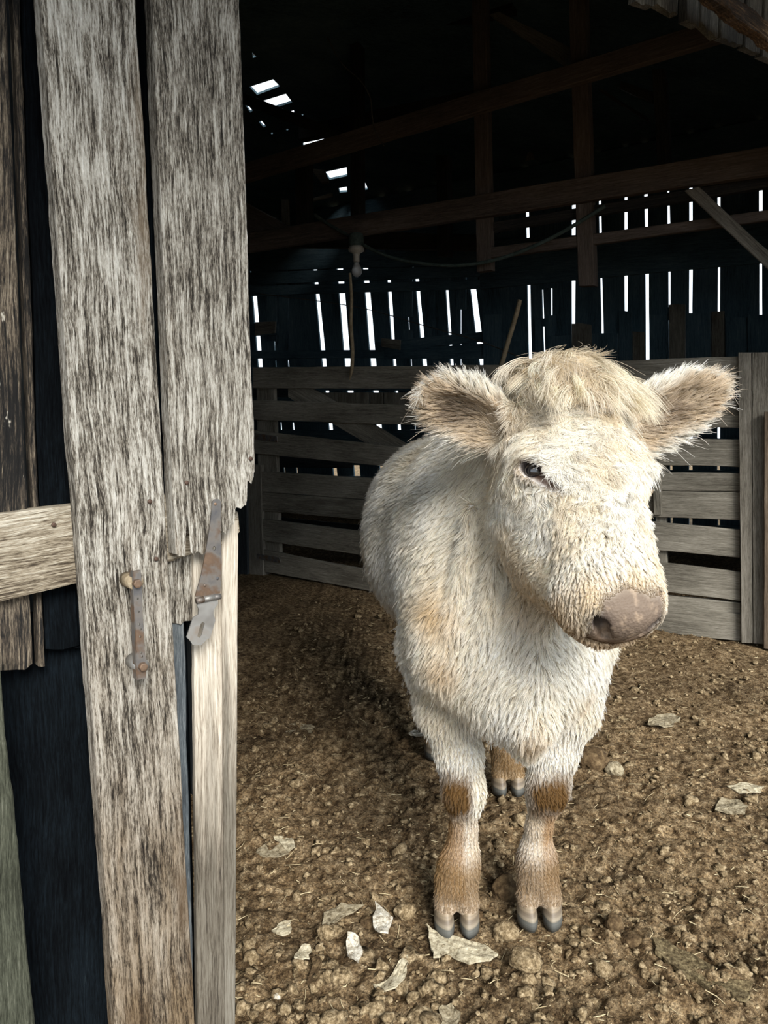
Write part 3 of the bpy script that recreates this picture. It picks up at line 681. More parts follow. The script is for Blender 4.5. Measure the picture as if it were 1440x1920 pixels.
beam('loft_rail', [(905, 420), (905, 437), (1480, 344), (1480, 322)], -.06, .05, 'dark rail tucked right under the lower long brown rail', W_BEAMD)
beam('loft_rail', [(905, 466), (905, 486), (1480, 407), (1480, 388)], -.02, .04, 'thin brown rail below the long rails, tying the feet of the hanging studs')
beam('hanging_stud', [(883, -60), (908, -60), (921, 506), (893, 510)], -.012, .06, 'hanging brown stud with its sawn end by the sagging cable')
beam('hanging_stud', [(1064, -60), (1095, -60), (1114, 535), (1084, 536)], -.012, .07, 'thicker hanging stud, second from the light bulb, ending lowest')
beam('hanging_stud', [(1222, 130), (1247, 128), (1256, 305), (1232, 305)], -.30, .06, 'dim stud ending on the lower long rail, below the ragged siding', W_BEAMD)
beam('brace', [(935, 21), (918, 28), (1062, 124), (1069, 88)], -.16, .05, 'pale brown diagonal brace running down to the thicker hanging stud', W_POST)
beam('brace', [(1165, 152), (1160, 165), (1222, 192), (1226, 172)], -.40, .04, 'dim short diagonal brace behind the upper long rail', W_BEAMD)
beam('brace', [(1128, 166), (1122, 170), (1214, 228), (1216, 221)], -.42, .03, 'thin dim diagonal lath beneath the short brace', W_BEAMD)
beam('brace', [(1310, 350), (1284, 358), (1470, 534), (1476, 503)], .10, .05, 'grey-brown diagonal brace dropping from the lower long rail to the right', W_POST)
beam('pole_rafter', [(440, 166), (440, 188), (634, 266), (642, 247)], -.5, .06, 'rough pole rafter under the holes in the roof', W_BEAMD, edge=.012)
beam('brace', [(440, 370), (440, 432), (500, 440), (548, 428)], -.1, .05, 'short brown brace beside the doorpost under the upper rail', W_BEAM)
beam('roof_post', [(655, 60), (672, 60), (674, 470), (657, 470)], -.5, .08, 'dark upright post directly above the light bulb', W_BEAMD)
beam('roof_post', [(552, 300), (574, 300), (577, 440), (556, 440)], -.5, .08, 'dark upright post below the narrow roof slot', W_BEAMD)
beam('roof_post', [(817, 290), (838, 290), (840, 480), (819, 480)], -1.2, .08, 'faint upright post deep in the barn between bulb and hanging stud', W_BEAMD)
beam('cross_beam', [(560, 235), (560, 262), (900, 192), (900, 165)], -.8, .08, 'faint cross beam behind the upper long rail', W_BEAMD)
beam('cross_beam', [(440, 98), (440, 130), (960, 20), (960, -14)], -.6, .08, 'faint high cross beam near the top of the dark loft', W_BEAMD)
beam('loft_joist', [(520, 430), (520, 462), (905, 470), (905, 440)], -1.4, .08, 'dark joist behind the sagging cable', W_BEAMD)
beam('lath', [(575, 374), (575, 380), (622, 368), (621, 361)], -.9, .02, 'narrow grey lath catching light beneath the roof holes', W_GATE, nl=8)
beam('loose_board', [(583, 316), (603, 344), (615, 342), (607, 318)], -1.0, .02, 'small grey board end beside the largest lower roof hole', W_POST, nl=6)
beam('loose_board', [(985, 300), (1001, 298), (997, 285), (990, 284)], -1.2, .02, 'small tan scrap of board nailed up between the two hanging studs', W_POST, nl=4)
beam('loose_board', [(527, 374), (540, 374), (541, 424), (528, 424)], -1.0, .02, 'upright grey board end left of the dark post', W_GATE, nl=6)
beam('loose_board', [(478, 604), (478, 629), (515, 624), (516, 603)], -1.8, .02, 'small tan board fixed across the bright gaps beside the door', W_POST, nl=6)
beam('loose_board', [(715, 634), (715, 650), (749, 656), (750, 637)], -1.8, .02, 'small grey board hanging below a bright gap', W_GATE, nl=6)

# ------------------------------------------------------------------ bulb, cable, wires, sticks
def path_tube(name, pts, r, mat, nu=8, rs=None):
    P = [Vector(p) for p in pts]; V = []; F = []
    # Catmull-Rom
    Q = []; RR = []
    for i in range(len(P) - 1):
        p0 = P[max(i - 1, 0)]; p1 = P[i]; p2 = P[i + 1]; p3 = P[min(i + 2, len(P) - 1)]
        for k in range(8):
            t = k / 8; Q.append(.5 * ((2 * p1) + (p2 - p0) * t + (2 * p0 - 5 * p1 + 4 * p2 - p3) * t * t + (3 * p1 - p0 - 3 * p2 + p3) * t ** 3))
            RR.append((rs[i] + (rs[i + 1] - rs[i]) * t) if rs else r)
    Q.append(P[-1]); RR.append(rs[-1] if rs else r)
    for i, q in enumerate(Q):
        d = (Q[min(i + 1, len(Q) - 1)] - Q[max(i - 1, 0)]).normalized(); a = d.cross(Vector((.2, .3, 1))).normalized(); b = d.cross(a)
        for k in range(nu): an = 2 * math.pi * k / nu; V.append(q + a * RR[i] * math.cos(an) + b * RR[i] * math.sin(an))
    for i in range(len(Q) - 1):
        for k in range(nu): F.append((i * nu + k, i * nu + (k + 1) % nu, (i + 1) * nu + (k + 1) % nu, (i + 1) * nu + k))
    F.append(tuple(range(nu))[::-1]); F.append(tuple(range((len(Q) - 1) * nu, len(Q) * nu)))
    c = sum(Q, Vector()) / len(Q)
    return link(name, mesh_py(name, [v - c for v in V], F, True), mat, None, Matrix.Translation(c))
lp = lambda x, y, off=.07: onplane(x, y, PLANES['loft'][0] + GN * off, GN)
M_CAB = dirt_mat('dull_green_cable', [(.3, (.03, .045, .040)), (.7, (.09, .115, .10))], 20)
M_WIRE = dirt_mat('dull_wire', [(.3, (.06, .055, .05)), (.7, (.16, .15, .13))], 20)
M_STICK = dirt_mat('pale_stick_wood', [(.3, (.13, .10, .06)), (.7, (.30, .24, .16))], 30)
o = path_tube('cable', [lp(590, 402), lp(612, 418), lp(650, 440, .10), lp(700, 469, .10), lp(750, 487, .10), lp(820, 497, .10), lp(880, 496, .10), lp(940, 484, .10), lp(1000, 462, .10), lp(1060, 432, .10), lp(1135, 386)], .0105, M_CAB)
tag(o, 'thick greenish cable sagging from the lower long rail beside the bulb', 'cable')
o = path_tube('wire', [lp(614, 70), lp(640, 118), lp(676, 152), lp(694, 184), lp(698, 220), lp(704, 246), lp(720, 274)], .004, M_WIRE); tag(o, 'thin wire hanging down to the upper long rail', 'wire')
o = path_tube('wire', [lp(480, 80 + 470, -1), lp(665, 575, -1), lp(800, 612, -.7), lp(900, 640, -.4), lp(990, 676, -.1)], .004, M_WIRE); tag(o, 'thin wire slanting across the bright gaps above the gate', 'wire')
gpz = lambda x, y, off=.04: onplane(x, y, PLANES['gate'][0] + GN * off, GN)
o = path_tube('stick', [gpz(656, 512), gpz(659, 560), gpz(658, 610), gpz(661, 660), gpz(659, 695), gpz(655, 712)], .01, M_STICK, rs=[.008, .010, .011, .012, .011, .004])
tag(o, 'thin upright stick hanging under the bulb with its tip over the gate top board', 'stick')
o = path_tube('stick', [gpz(975, 562, -.05), gpz(968, 590, -.05), gpz(953, 640, -.05), gpz(938, 692, -.05)], .012, M_STICK, rs=[.012, .013, .013, .014])
tag(o, 'pale stick leaning above the gate beside the calf forehead', 'stick')
# light bulb
M_PORC, nt, b = new_mat('old_porcelain'); b.inputs['Roughness'].default_value = .4
_t = N(nt, 'ShaderNodeTexNoise'); _t.inputs['Scale'].default_value = 40; _r2 = ramp(nt, [(.3, (.30, .27, .21)), (.7, (.52, .48, .40))]); nt.links.new(_t.outputs[0], _r2.inputs[0]); nt.links.new(_r2.outputs[0], b.inputs['Base Color'])
M_GLASS, nt, b = new_mat('frosted_bulb_glass'); b.inputs['Roughness'].default_value = .25; b.inputs['Transmission Weight'].default_value = .45; b.inputs['IOR'].default_value = 1.45
_t = N(nt, 'ShaderNodeTexNoise'); _t.inputs['Scale'].default_value = 30; _r2 = ramp(nt, [(.3, (.52, .52, .50)), (.7, (.72, .71, .68))]); nt.links.new(_t.outputs[0], _r2.inputs[0]); nt.links.new(_r2.outputs[0], b.inputs['Base Color'])
def lathe(name, prof, mat, parent, mw, nu=28):
    V = []; F = []
    for r, z in prof:
        for i in range(nu): a = 2 * math.pi * i / nu; V.append((r * math.cos(a), r * math.sin(a), z))
    for j in range(len(prof) - 1):
        for i in range(nu): F.append((j * nu + i, (j + 1) * nu + i, (j + 1) * nu + (i + 1) % nu, j * nu + (i + 1) % nu))
    return link(name, mesh_py(name, V, F, True), mat, parent, mw)
lc = lp(668, 470, .10); k = (lc - CAMLOC).dot(_f) / FPX     # metres per pixel at the lamp
lamp = tag(empty('hanging_lamp', lc), 'bare unlit light bulb in a pale socket under the lower long rail', 'lamp')
T = Matrix.Translation(lc)
lathe('mounting_box', [(0, 30 * k), (13 * k, 30 * k), (14 * k, 26 * k), (14 * k, 8 * k), (0, 8 * k)], M_CAB, lamp, T)
lathe('socket', [(0, 8 * k), (12 * k, 8 * k), (15 * k, 4 * k), (14.5 * k, -1 * k), (7.5 * k, -5 * k), (6 * k, -9 * k), (6 * k, -19 * k), (5 * k, -21 * k), (0, -21 * k)], M_PORC, lamp, T)
lathe('bulb', [(0, -19 * k), (4.5 * k, -20 * k), (5 * k, -24 * k), (8 * k, -30 * k), (9.8 * k, -36 * k), (9.3 * k, -41 * k), (6.5 * k, -45.5 * k), (2.5 * k, -47.3 * k), (0, -47.5 * k)], M_GLASS, lamp, T)

# ------------------------------------------------------------------ chips, bark, clods that can be told apart on the floor
D_CHIP = dirt_mat('pale_bark_chip', [(.35, (.14, .11, .07)), (.46, (.36, .31, .21)), (.62, (.58, .52, .38))], 90)
D_CHIPW = dirt_mat('whitish_chip', [(.35, (.20, .16, .11)), (.46, (.46, .41, .32)), (.62, (.70, .66, .57))], 90)
D_CHIPG = dirt_mat('grey_tan_flake', [(.35, (.09, .07, .042)), (.46, (.22, .18, .115)), (.65, (.38, .33, .23))], 90)
D_DARK = dirt_mat('dark_dung_clod', [(.3, (.025, .016, .009)), (.5, (.085, .055, .028)), (.72, (.20, .14, .075))], 60)
def hgt(x, y): return float(ground_height(np.array([[x, y, 0.]]))[0])
def flake(px, label, mat, th=.004, lift=.010, curl=.010, tiltx=0, cat='bark chip', name='bark_chip'):
    """a broken flat piece lying on the dirt: outline given in photograph pixels, dropped on the ground"""
    P = [ground_pt(x, y, .008) for x, y in px]
    c = sum(P, Vector()) / len(P); r = random.Random(int(px[0][0] * 7 + px[0][1]))
    # subdivide and roughen the rim
    Q = []
    for i in range(len(P)):
        a, b2 = P[i], P[(i + 1) % len(P)]
        for t in (0, .33, .66): Q.append(a.lerp(b2, t) + (a - b2).cross(Vector((0, 0, 1))) * r.uniform(-.10, .10) * (1 if t else .3))
    rings = [1.0, .72, .38]; V = []; n = len(Q)
    R0 = max((q - c).length for q in Q)
    def z(p):
        d = p - c; rr = d.length / R0
        nz = float(fbm(np.array([[p.x, p.y, 0.]]), 45, 3, 77)[0])
        return hgt(c.x, c.y) + lift + curl * (rr ** 2) * (.4 + 1.1 * nz) + nz * .005 + d.x * tiltx
    for s_, dz in ((0, 0), (1, -th)):
        for k in rings:
            for q in Q: p = c + (q - c) * k; V.append((p.x - c.x, p.y - c.y, z(p) + dz * (1 if k < 1 else .8)))
        V.append((0, 0, z(c) + dz))
    m = len(V) // 2; F = []
    for k in (0, 1):
        for i in range(n):
            j = (i + 1) % n; a = k * n + i; b2 = k * n + j; F.append((a, b2, b2 + n, a + n)); F.append((a + m, a + n + m, b2 + n + m, b2 + m))
    for i in range(n):
        j = (i + 1) % n; F.append((2 * n + i, 2 * n + j, m - 1)); F.append((2 * n + j + m, 2 * n + i + m, 2 * m - 1)); F.append((i, i + m, j + m, j))
    o = link(name, mesh_py(name, V, F), mat, None, Matrix.Translation((c.x, c.y, 0)))
    return tag(o, label, cat)
flake([(800, 1733), (833, 1746), (905, 1764), (934, 1784), (918, 1797), (880, 1801), (845, 1784), (812, 1788), (806, 1765)], 'long pale bark slab lying against the front hoof', D_CHIP, .006, .012, .006)
flake([(652, 1752), (672, 1754), (680, 1780), (672, 1800), (655, 1790), (650, 1772)], 'whitish chunk of bark left of the long slab', D_CHIPW, .008, .014, .012)
flake([(704, 1692), (725, 1712), (738, 1722), (728, 1752), (712, 1752), (700, 1735)], 'whitish upright flake between the bark slab and the heap', D_CHIPW, .005, .02, .012)
flake([(606, 1700), (640, 1683), (682, 1682), (650, 1700), (622, 1722), (604, 1728)], 'tan curled bark strip at the top of the dirt heap', D_CHIPG, .004, .016, .010)
flake([(508, 1724), (530, 1708), (546, 1706), (544, 1728), (528, 1733)], 'grey flake alone left of the dirt heap', D_CHIP, .004, .01, .006)
flake([(552, 1798), (566, 1772), (582, 1772), (580, 1796), (560, 1801)], 'small pale ribbed flake near the doorpost foot', D_CHIP, .004, .014, .008)
flake([(576, 1836), (584, 1796), (598, 1790), (600, 1830), (592, 1842)], 'brown bark block standing in the dirt near the doorpost', D_DARK, .012, .02, .006)
flake([(700, 1842), (722, 1832), (748, 1798), (764, 1788), (762, 1815), (742, 1848), (718, 1852)], 'torn fibrous bark piece at the bottom of the heap', D_CHIP, .004, .016, .012)
flake([(822, 1882), (845, 1874), (864, 1892), (850, 1918), (828, 1922)], 'broken flake at the bottom edge below the bark slab', D_CHIPG, .005, .012, .012)
flake([(478, 1584), (500, 1566), (530, 1570), (541, 1584), (520, 1592), (494, 1590)], 'flat grey flake beside the doorpost', D_CHIPG, .004, .006, .004)
flake([(512, 1560), (545, 1556), (553, 1578), (540, 1584), (524, 1570)], 'thin pale flake touching the flat grey one', D_CHIP, .003, .008, .006)
flake([(520, 1360), (545, 1345), (580, 1346), (602, 1356), (588, 1362), (560, 1366)], 'grey crusted patch halfway back left of the calf', D_CHIPG, .004, .006, .005)
flake([(766, 1390), (778, 1378), (800, 1380), (798, 1390), (780, 1392)], 'small white flake just left of the calf leg', D_CHIPW, .004, .01, .008)
flake([(1214, 1362), (1232, 1344), (1262, 1342), (1276, 1352), (1262, 1364), (1236, 1368)], 'grey curled flake right of the calf shoulder', D_CHIPG, .005, .012, .010)
flake([(1362, 1480), (1400, 1474), (1432, 1482), (1424, 1492), (1386, 1492)], 'pale leaf-like flake near the right edge', D_CHIP, .003, .010, .006)
flake([(1340, 1530), (1352, 1508), (1378, 1512), (1402, 1526), (1396, 1538), (1362, 1536)], 'grey flake below the leaf-like one', D_CHIPG, .003, .008, .006)
flake([(1222, 1762), (1240, 1757), (1290, 1786), (1330, 1808), (1410, 1850), (1400, 1880), (1330, 1850), (1260, 1810), (1228, 1790)], 'long mossy crust slab in the front right corner', dirt_mat('mossy_crust', [(.35, (.030, .021, .010)), (.5, (.12, .090, .048)), (.68, (.28, .225, .125))], 110), .012, .016, .012)
def clod(px, py, w, hh, label, mat=None, name='dirt_clod', sq=.7, cat='clod'):
    c = ground_pt(px, py, 0); k = (c - CAMLOC).dot(_f) / FPX; V, F = ico(3); r = random.Random(px)
    n = fbm(V + px, 1.6, 3, px % 50)[:, None] * .30 + fbm(V + px, 5, 2, py % 50)[:, None] * .14
    V = V * (1 + n) * np.array([w * k / 2, w * k / 2 * .9, hh * k / 2])
    o = link(name, mesh_np(name, V, F, True), mat or D_CLOD, None, Matrix.Translation((c.x, c.y, hgt(c.x, c.y) + hh * k * .22)))
    return tag(o, label, cat)
clod(1108, 1440, 62, 40, 'broad brown clod right behind the calf foreleg', D_DARK)
clod(1152, 1450, 34, 26, 'pale crumbly clod touching the broad brown one', D_CHIPG)
clod(786, 1486, 22, 22, 'single pale round clod left of the calf knee')
clod(948, 1672, 56, 60, 'large dark clod between the two front feet', D_DARK)
clod(1151, 1748, 34, 32, 'round dark dung ball right of the front feet', D_DARK)
clod(1186, 1762, 44, 22, 'oval dark dung lump beside the round ball', D_DARK)
clod(521, 1853, 18, 13, 'small white pebble near the doorpost foot', D_CHIPW, 'pebble', cat='pebble')
clod(948, 1745, 50, 30, 'flat dark lump in front of the hoof', D_CLOD)
clod(612, 1745, 34, 28, 'brown lump on top of the dirt heap', D_CLOD)
clod(690, 1722, 34, 26, 'dark round lump beside the whitish upright flake', D_DARK)
clod(760, 1702, 40, 28, 'lump at the right of the heap near the hoof', D_CLOD)
clod(640, 1830, 40, 30, 'ochre lump below the whitish chunk', D_CLOD)
clod(820, 1822, 36, 26, 'ochre lump just below the long bark slab', D_CLOD)
clod(985, 1812, 60, 34, 'crumbly mound in front of the right hoof', D_CLOD)
# ------------------------------------------------------------------ the calf: implicit surface -> one continuous mesh
class Field:
    def __init__(s, xs, ys, zs):
        s.xs, s.ys, s.zs = xs.astype(np.float32), ys.astype(np.float32), zs.astype(np.float32)
        s.F = np.full((len(xs), len(ys), len(zs)), 0.5, dtype=np.float32)
    def _box(s, lo, hi):
        r = []
        for ax, l, h in ((s.xs, lo[0], hi[0]), (s.ys, lo[1], hi[1]), (s.zs, lo[2], hi[2])):
            r.append(slice(max(0, int(np.searchsorted(ax, l)) - 1), min(len(ax), int(np.searchsorted(ax, h)) + 1)))
        return tuple(r)
    def _pts(s, b): return np.meshgrid(s.xs[b[0]], s.ys[b[1]], s.zs[b[2]], indexing='ij')
    def _add(s, b, d, k, sub=False):
        A = s.F[b]
        if sub:
            d = -d; h = np.maximum(k - np.abs(A - d), 0) / k
            s.F[b] = np.maximum(A, d) + h * h * k * 0.25
        else:
            h = np.maximum(k - np.abs(A - d), 0) / k
            s.F[b] = np.minimum(A, d) - h * h * k * 0.25
    def cap(s, a, b, ra, rb, k=0.03, sub=False):
        a = np.array(a, float); b = np.array(b, float); pad = max(ra, rb) + k + 0.03
        bx = s._box(np.minimum(a, b) - pad, np.maximum(a, b) + pad); X, Y, Z = s._pts(bx)
        ab = b - a; L2 = max((ab * ab).sum(), 1e-9)
        t = np.clip(((X - a[0]) * ab[0] + (Y - a[1]) * ab[1] + (Z - a[2]) * ab[2]) / L2, 0, 1)
        d = np.sqrt((X - a[0] - t * ab[0]) ** 2 + (Y - a[1] - t * ab[1]) ** 2 + (Z - a[2] - t * ab[2]) ** 2) - (ra + (rb - ra) * t)
        s._add(bx, d.astype(np.float32), k, sub)
    def ell(s, c, rad, axes=None, k=0.03, sub=False):
        c = np.array(c, float); r = np.array(rad, float)
        M = np.eye(3) if axes is None else np.array([list(v) for v in axes], float)
        pad = r.max() + k + 0.02
        bx = s._box(c - pad, c + pad); X, Y, Z = s._pts(bx)
        X = X - c[0]; Y = Y - c[1]; Z = Z - c[2]
        q = [X * M[i][0] + Y * M[i][1] + Z * M[i][2] for i in range(3)]
        k0 = np.sqrt((q[0] / r[0]) ** 2 + (q[1] / r[1]) ** 2 + (q[2] / r[2]) ** 2) + 1e-6
        k1 = np.sqrt((q[0] / r[0] ** 2) ** 2 + (q[1] / r[1] ** 2) ** 2 + (q[2] / r[2] ** 2) ** 2) + 1e-6
        s._add(bx, (k0 * (k0 - 1) / k1).astype(np.float32), k, sub)
    def val(s, p):
        i = min(max(int(np.searchsorted(s.xs, p[0])), 0), len(s.xs) - 1); j = min(max(int(np.searchsorted(s.ys, p[1])), 0), len(s.ys) - 1); k = min(max(int(np.searchsorted(s.zs, p[2])), 0), len(s.zs) - 1)
        return s.F[i, j, k]
    def mesh(s):
        """naive surface nets"""
        F = s.F; S = F < 0
        nx, ny, nz = F.shape
        c = [S[i:nx - 1 + i, j:ny - 1 + j, l:nz - 1 + l] for i in (0, 1) for j in (0, 1) for l in (0, 1)]
        anyi = np.zeros_like(c[0]); alli = np.ones_like(c[0])
        for q in c: anyi |= q; alli &= q
        act = anyi & ~alli
        I, J, K = np.nonzero(act)
        acc = np.zeros((len(I), 3)); cnt = np.zeros(len(I))
        co = [(i, j, l) for i in (0, 1) for j in (0, 1) for l in (0, 1)]
        ax = (s.xs, s.ys, s.zs)
        for a in co:
            for d in range(3):
                if a[d] == 0:
                    b = list(a); b[d] = 1
                    fa = F[I + a[0], J + a[1], K + a[2]]; fb = F[I + b[0], J + b[1], K + b[2]]
                    m = (fa < 0) != (fb < 0); t = fa / np.where(fa == fb, 1, fa - fb)
                    pa = np.stack([s.xs[I + a[0]], s.ys[J + a[1]], s.zs[K + a[2]]], 1)
                    pb = np.stack([s.xs[I + b[0]], s.ys[J + b[1]], s.zs[K + b[2]]], 1)
                    p = pa + (pb - pa) * t[:, None]
                    acc[m] += p[m]; cnt[m] += 1
        V = acc / cnt[:, None]
        idx = np.full(act.shape, -1, dtype=np.int32); idx[I, J, K] = np.arange(len(I))
        faces = []
        for d in range(3):
            e = [slice(1, -1)] * 3; e[d] = slice(0, -1); e2 = list(e); e2[d] = slice(1, None)
            s0 = S[tuple(e)]; s1 = S[tuple(e2)]
            x = np.argwhere(s0 != s1)
            if len(x) == 0: continue
            flip = s0[x[:, 0], x[:, 1], x[:, 2]]
            off = np.ones(3, int); off[d] = 0
            g = x + off
            u, v = (d + 1) % 3, (d + 2) % 3
            def g_(du, dv):
                q = g.copy(); q[:, u] -= du; q[:, v] -= dv
                return idx[q[:, 0], q[:, 1], q[:, 2]]
            Q = np.stack([g_(1, 1), g_(0, 1), g_(0, 0), g_(1, 0)], 1)
            Q[~flip] = Q[~flip][:, ::-1]
            faces.append(Q)
        return V, np.concatenate(faces)


# --- head frame -----------------------------------------------------------
POLL = atY(1092, 700, 1.27)
MUZ = atY(1198, 1150, 1.035)
HV = (MUZ - POLL); HLEN = HV.length; HV.normalize()
_h = Vector((HV.x + 0.0, HV.y, 0)).normalized()
HEADYAW = math.radians(14.0)
_h = Vector((_h.x * math.cos(HEADYAW) - _h.y * math.sin(HEADYAW), _h.x * math.sin(HEADYAW) + _h.y * math.cos(HEADYAW), 0))
HU = _h.cross(Vector((0, 0, 1))); HU = (HU - HV * HU.dot(HV)).normalized()   # lateral
if HU.x < 0: HU = -HU                                                       # + = image right
HW = HU.cross(HV).normalized()
if HW.y > 0: HW = -HW                                                       # outward, face normal
def hd(u, v, w):
    if v > .15: v = .15 + (v - .15) * .86
    return POLL + HU * u + HV * v + HW * w
HAX = (HU, HV, HW)

EYES = []
def build_calf_field():
    xs = np.arange(-0.16, 0.72, 0.0042)
    ya = np.arange(0.88, 1.42, 0.0042); yb = 1.42 + np.cumsum(np.linspace(0.0045, 0.013, 135))
    ys = np.concatenate([ya, yb])
    zs = np.arange(-0.01, 1.30, 0.0042)
    f = Field(xs, ys, zs)
    # trunk: deep chest narrowing to the flank, rump
    f.ell((0.235, 1.66, 0.74), (0.185, 0.27, 0.27), k=0.01)           # chest, ribs behind the shoulder
    f.ell((0.19, 1.93, 0.765), (0.243, 0.36, 0.262), k=0.08)          # barrel
    f.ell((0.165, 2.2, 0.77), (0.22, 0.28, 0.235), k=0.08)            # loin, flank
    f.ell((0.175, 2.38, 0.80), (0.18, 0.20, 0.21), k=0.08)            # rump
    f.ell((0.22, 1.72, 0.93), (0.10, 0.22, 0.10), k=0.08)             # withers
    # chest front and brisket
    f.ell((0.250, 1.47, 0.68), (0.150, 0.17, 0.21), k=0.06)
    f.ell((0.252, 1.41, 0.575), (0.115, 0.13, 0.12), k=0.06)
    f.cap((0.262, 1.40, 0.508), (0.262, 1.36, 0.62), 0.050, 0.06, k=0.05)
    # shoulders
    f.ell((0.124, 1.55, 0.70), (0.085, 0.15, 0.21), k=0.07)
    f.ell((0.362, 1.56, 0.69), (0.078, 0.15, 0.20), k=0.07)
    f.ell((0.130, 1.43, 0.64), (0.072, 0.075, 0.10), k=0.06)          # points of the shoulders
    f.ell((0.345, 1.43, 0.61), (0.066, 0.075, 0.10), k=0.06)
    # neck
    f.cap((0.235, 1.66, 0.83), (0.315, 1.42, 0.98), 0.185, 0.125, k=0.08)
    f.cap((0.24, 1.56, 0.74), (0.318, 1.37, 0.90), 0.15, 0.105, k=0.07)
    f.cap((0.22, 1.80, 0.96), (0.31, 1.42, 1.09), 0.08, 0.075, k=0.08)  # crest
    # dewlap fold
    f.cap((0.300, 1.260, 0.85), (0.270, 1.300, 0.68), 0.026, 0.030, k=0.028)
    f.cap((0.270, 1.300, 0.68), (0.262, 1.300, 0.53), 0.030, 0.032, k=0.028)
    f.cap((0.262, 1.305, 0.53), (0.266, 1.345, 0.46), 0.032, 0.026, k=0.03)
    f.cap((0.205, 1.315, 0.90), (0.175, 1.345, 0.66), 0.006, 0.020, k=0.022)
    f.cap((0.16, 1.38, 0.92), (0.135, 1.365, 0.70), 0.004, 0.020, k=0.025)
    f.cap((0.33, 1.33, 0.78), (0.325, 1.35, 0.60), 0.022, 0.024, k=0.03)
    f.cap((0.248, 1.268, 0.86), (0.228, 1.315, 0.66), 0.015, 0.017, k=0.018)
    # front legs: pixel-measured centres -> real positions
    def leg(pts, k=0.03):
        for (a, ra), (b, rb) in zip(pts[:-1], pts[1:]): f.cap(a, b, ra, rb, k)
    LF = [((0.118, 1.52, 0.60), 0.088), ((0.130, 1.515, 0.47), 0.062), ((0.150, 1.50, 0.375), 0.044),
          ((0.158, 1.487, 0.305), 0.038), ((0.160, 1.495, 0.265), 0.0285), ((0.160, 1.51, 0.20), 0.0230),
          ((0.156, 1.515, 0.145), 0.029), ((0.149, 1.508, 0.110), 0.0385), ((0.143, 1.490, 0.080), 0.037)]
    RF = [((0.392, 1.53, 0.60), 0.085), ((0.376, 1.52, 0.47), 0.068), ((0.350, 1.505, 0.375), 0.047),
          ((0.337, 1.49, 0.305), 0.0365), ((0.333, 1.50, 0.265), 0.028), ((0.325, 1.515, 0.20), 0.0220),
          ((0.322, 1.52, 0.145), 0.027), ((0.321, 1.515, 0.115), 0.0365), ((0.321, 1.50, 0.080), 0.035)]
    leg(LF); leg(RF)
    for x, xd in ((0.158, .149), (0.337, .321)):
        f.ell((x, 1.478, 0.305), (0.036, 0.028, 0.042), k=0.02)        # knee caps
        f.ell((x, 1.545, 0.335), (0.018, 0.022, 0.03), k=0.03)         # accessory carpal
        f.cap((xd - .022, 1.555, 0.10), (xd - .024, 1.57, 0.085), 0.014, 0.012, k=0.012)   # dew claws
        f.cap((xd + .022, 1.555, 0.10), (xd + .024, 1.57, 0.085), 0.014, 0.012, k=0.012)
    # hind legs
    for (x0, x1, x2, dy) in ((0.30, 0.335, 0.347, -0.19), (0.09, 0.13, 0.165, 0.04)):
        f.ell((x0, 2.33, 0.69), (0.095, 0.16, 0.19), axes=(Vector((1, 0, 0)), Vector((0, .9, .43)), Vector((0, -.43, .9))), k=0.07)
        leg([((x0, 2.24, 0.62), 0.10), ((x1, 2.33 + dy * .5, 0.50), 0.06), ((x1, 2.40 + dy * .7, 0.40), 0.040),
             ((x1, 2.38 + dy * .8, 0.36), 0.037), ((x2, 2.33 + dy, 0.24), 0.028), ((x2, 2.29 + dy, 0.15), 0.029),
             ((x2, 2.27 + dy, 0.115), 0.038), ((x2, 2.25 + dy, 0.075), 0.037)])
    # paired toes above the hooves (hooves themselves are parts)
    for (x, y, z) in ((0.141, 1.478, 0.06), (0.321, 1.490, 0.062), (0.347, 2.05, 0.06), (0.165, 2.28, 0.06)):
        for s in (-1, 1):
            f.cap((x + s * .018, y + .02, z + .035), (x + s * .0235, y - .004, z - .012), 0.0245, 0.0245, k=0.010)
    # tail
    f.cap((0.17, 2.57, 0.90), (0.17, 2.62, 0.80), 0.028, 0.020, k=0.04)
    f.cap((0.17, 2.62, 0.80), (0.17, 2.62, 0.45), 0.020, 0.016, k=0.02)
    # ---- head
    E = lambda u, v, w, ru, rv, rw, k=0.03, sub=False, ax=None: f.ell(hd(u, v, w), (ru, rv, rw), axes=ax or HAX, k=k, sub=sub)
    C = lambda a, b, ra, rb, k=0.03, sub=False: f.cap(hd(*a), hd(*b), ra, rb, k, sub)
    E(0, .070, -.095, .104, .098, .100, k=.05)                        # cranium
    E(0, -.012, -.085, .066, .055, .062, k=.05)                       # poll knob
    E(0, .150, -.088, .104, .095, .084, k=.05)                        # forehead and orbits
    E(-.086, .150, -.066, .030, .042, .036, k=.04); E(.086, .150, -.066, .030, .042, .036, k=.04)
    C((0, .18, -.080), (0, .375, -.055), .083, .052, k=.06)           # nose bridge
    C((-.022, .22, -.06), (-.030, .38, -.045), .052, .040, k=.05)
    C((.022, .22, -.06), (.030, .38, -.045), .052, .040, k=.05)
    E(-.056, .21, -.15, .048, .105, .072, k=.05); E(.056, .21, -.15, .048, .105, .072, k=.05)  # cheeks
    C((0, .17, -.185), (0, .30, -.155), .074, .062, k=.05)            # lower jaw
    C((0, .30, -.160), (0, .405, -.112), .066, .050, k=.04)
    for s_ in (-1, 1): C((s_*.03, .30, -.12), (s_*.030, .40, -.085), .050, .038, k=.04)
    E(0, .425, -.060, .066, .052, .058, k=.035)                       # muzzle
    E(-.045, .418, -.074, .034, .044, .036, k=.03); E(.045, .418, -.074, .034, .044, .036, k=.03)
    E(-.036, .428, -.036, .033, .036, .030, k=.02); E(.036, .428, -.036, .033, .036, .030, k=.02)  # nostril wings
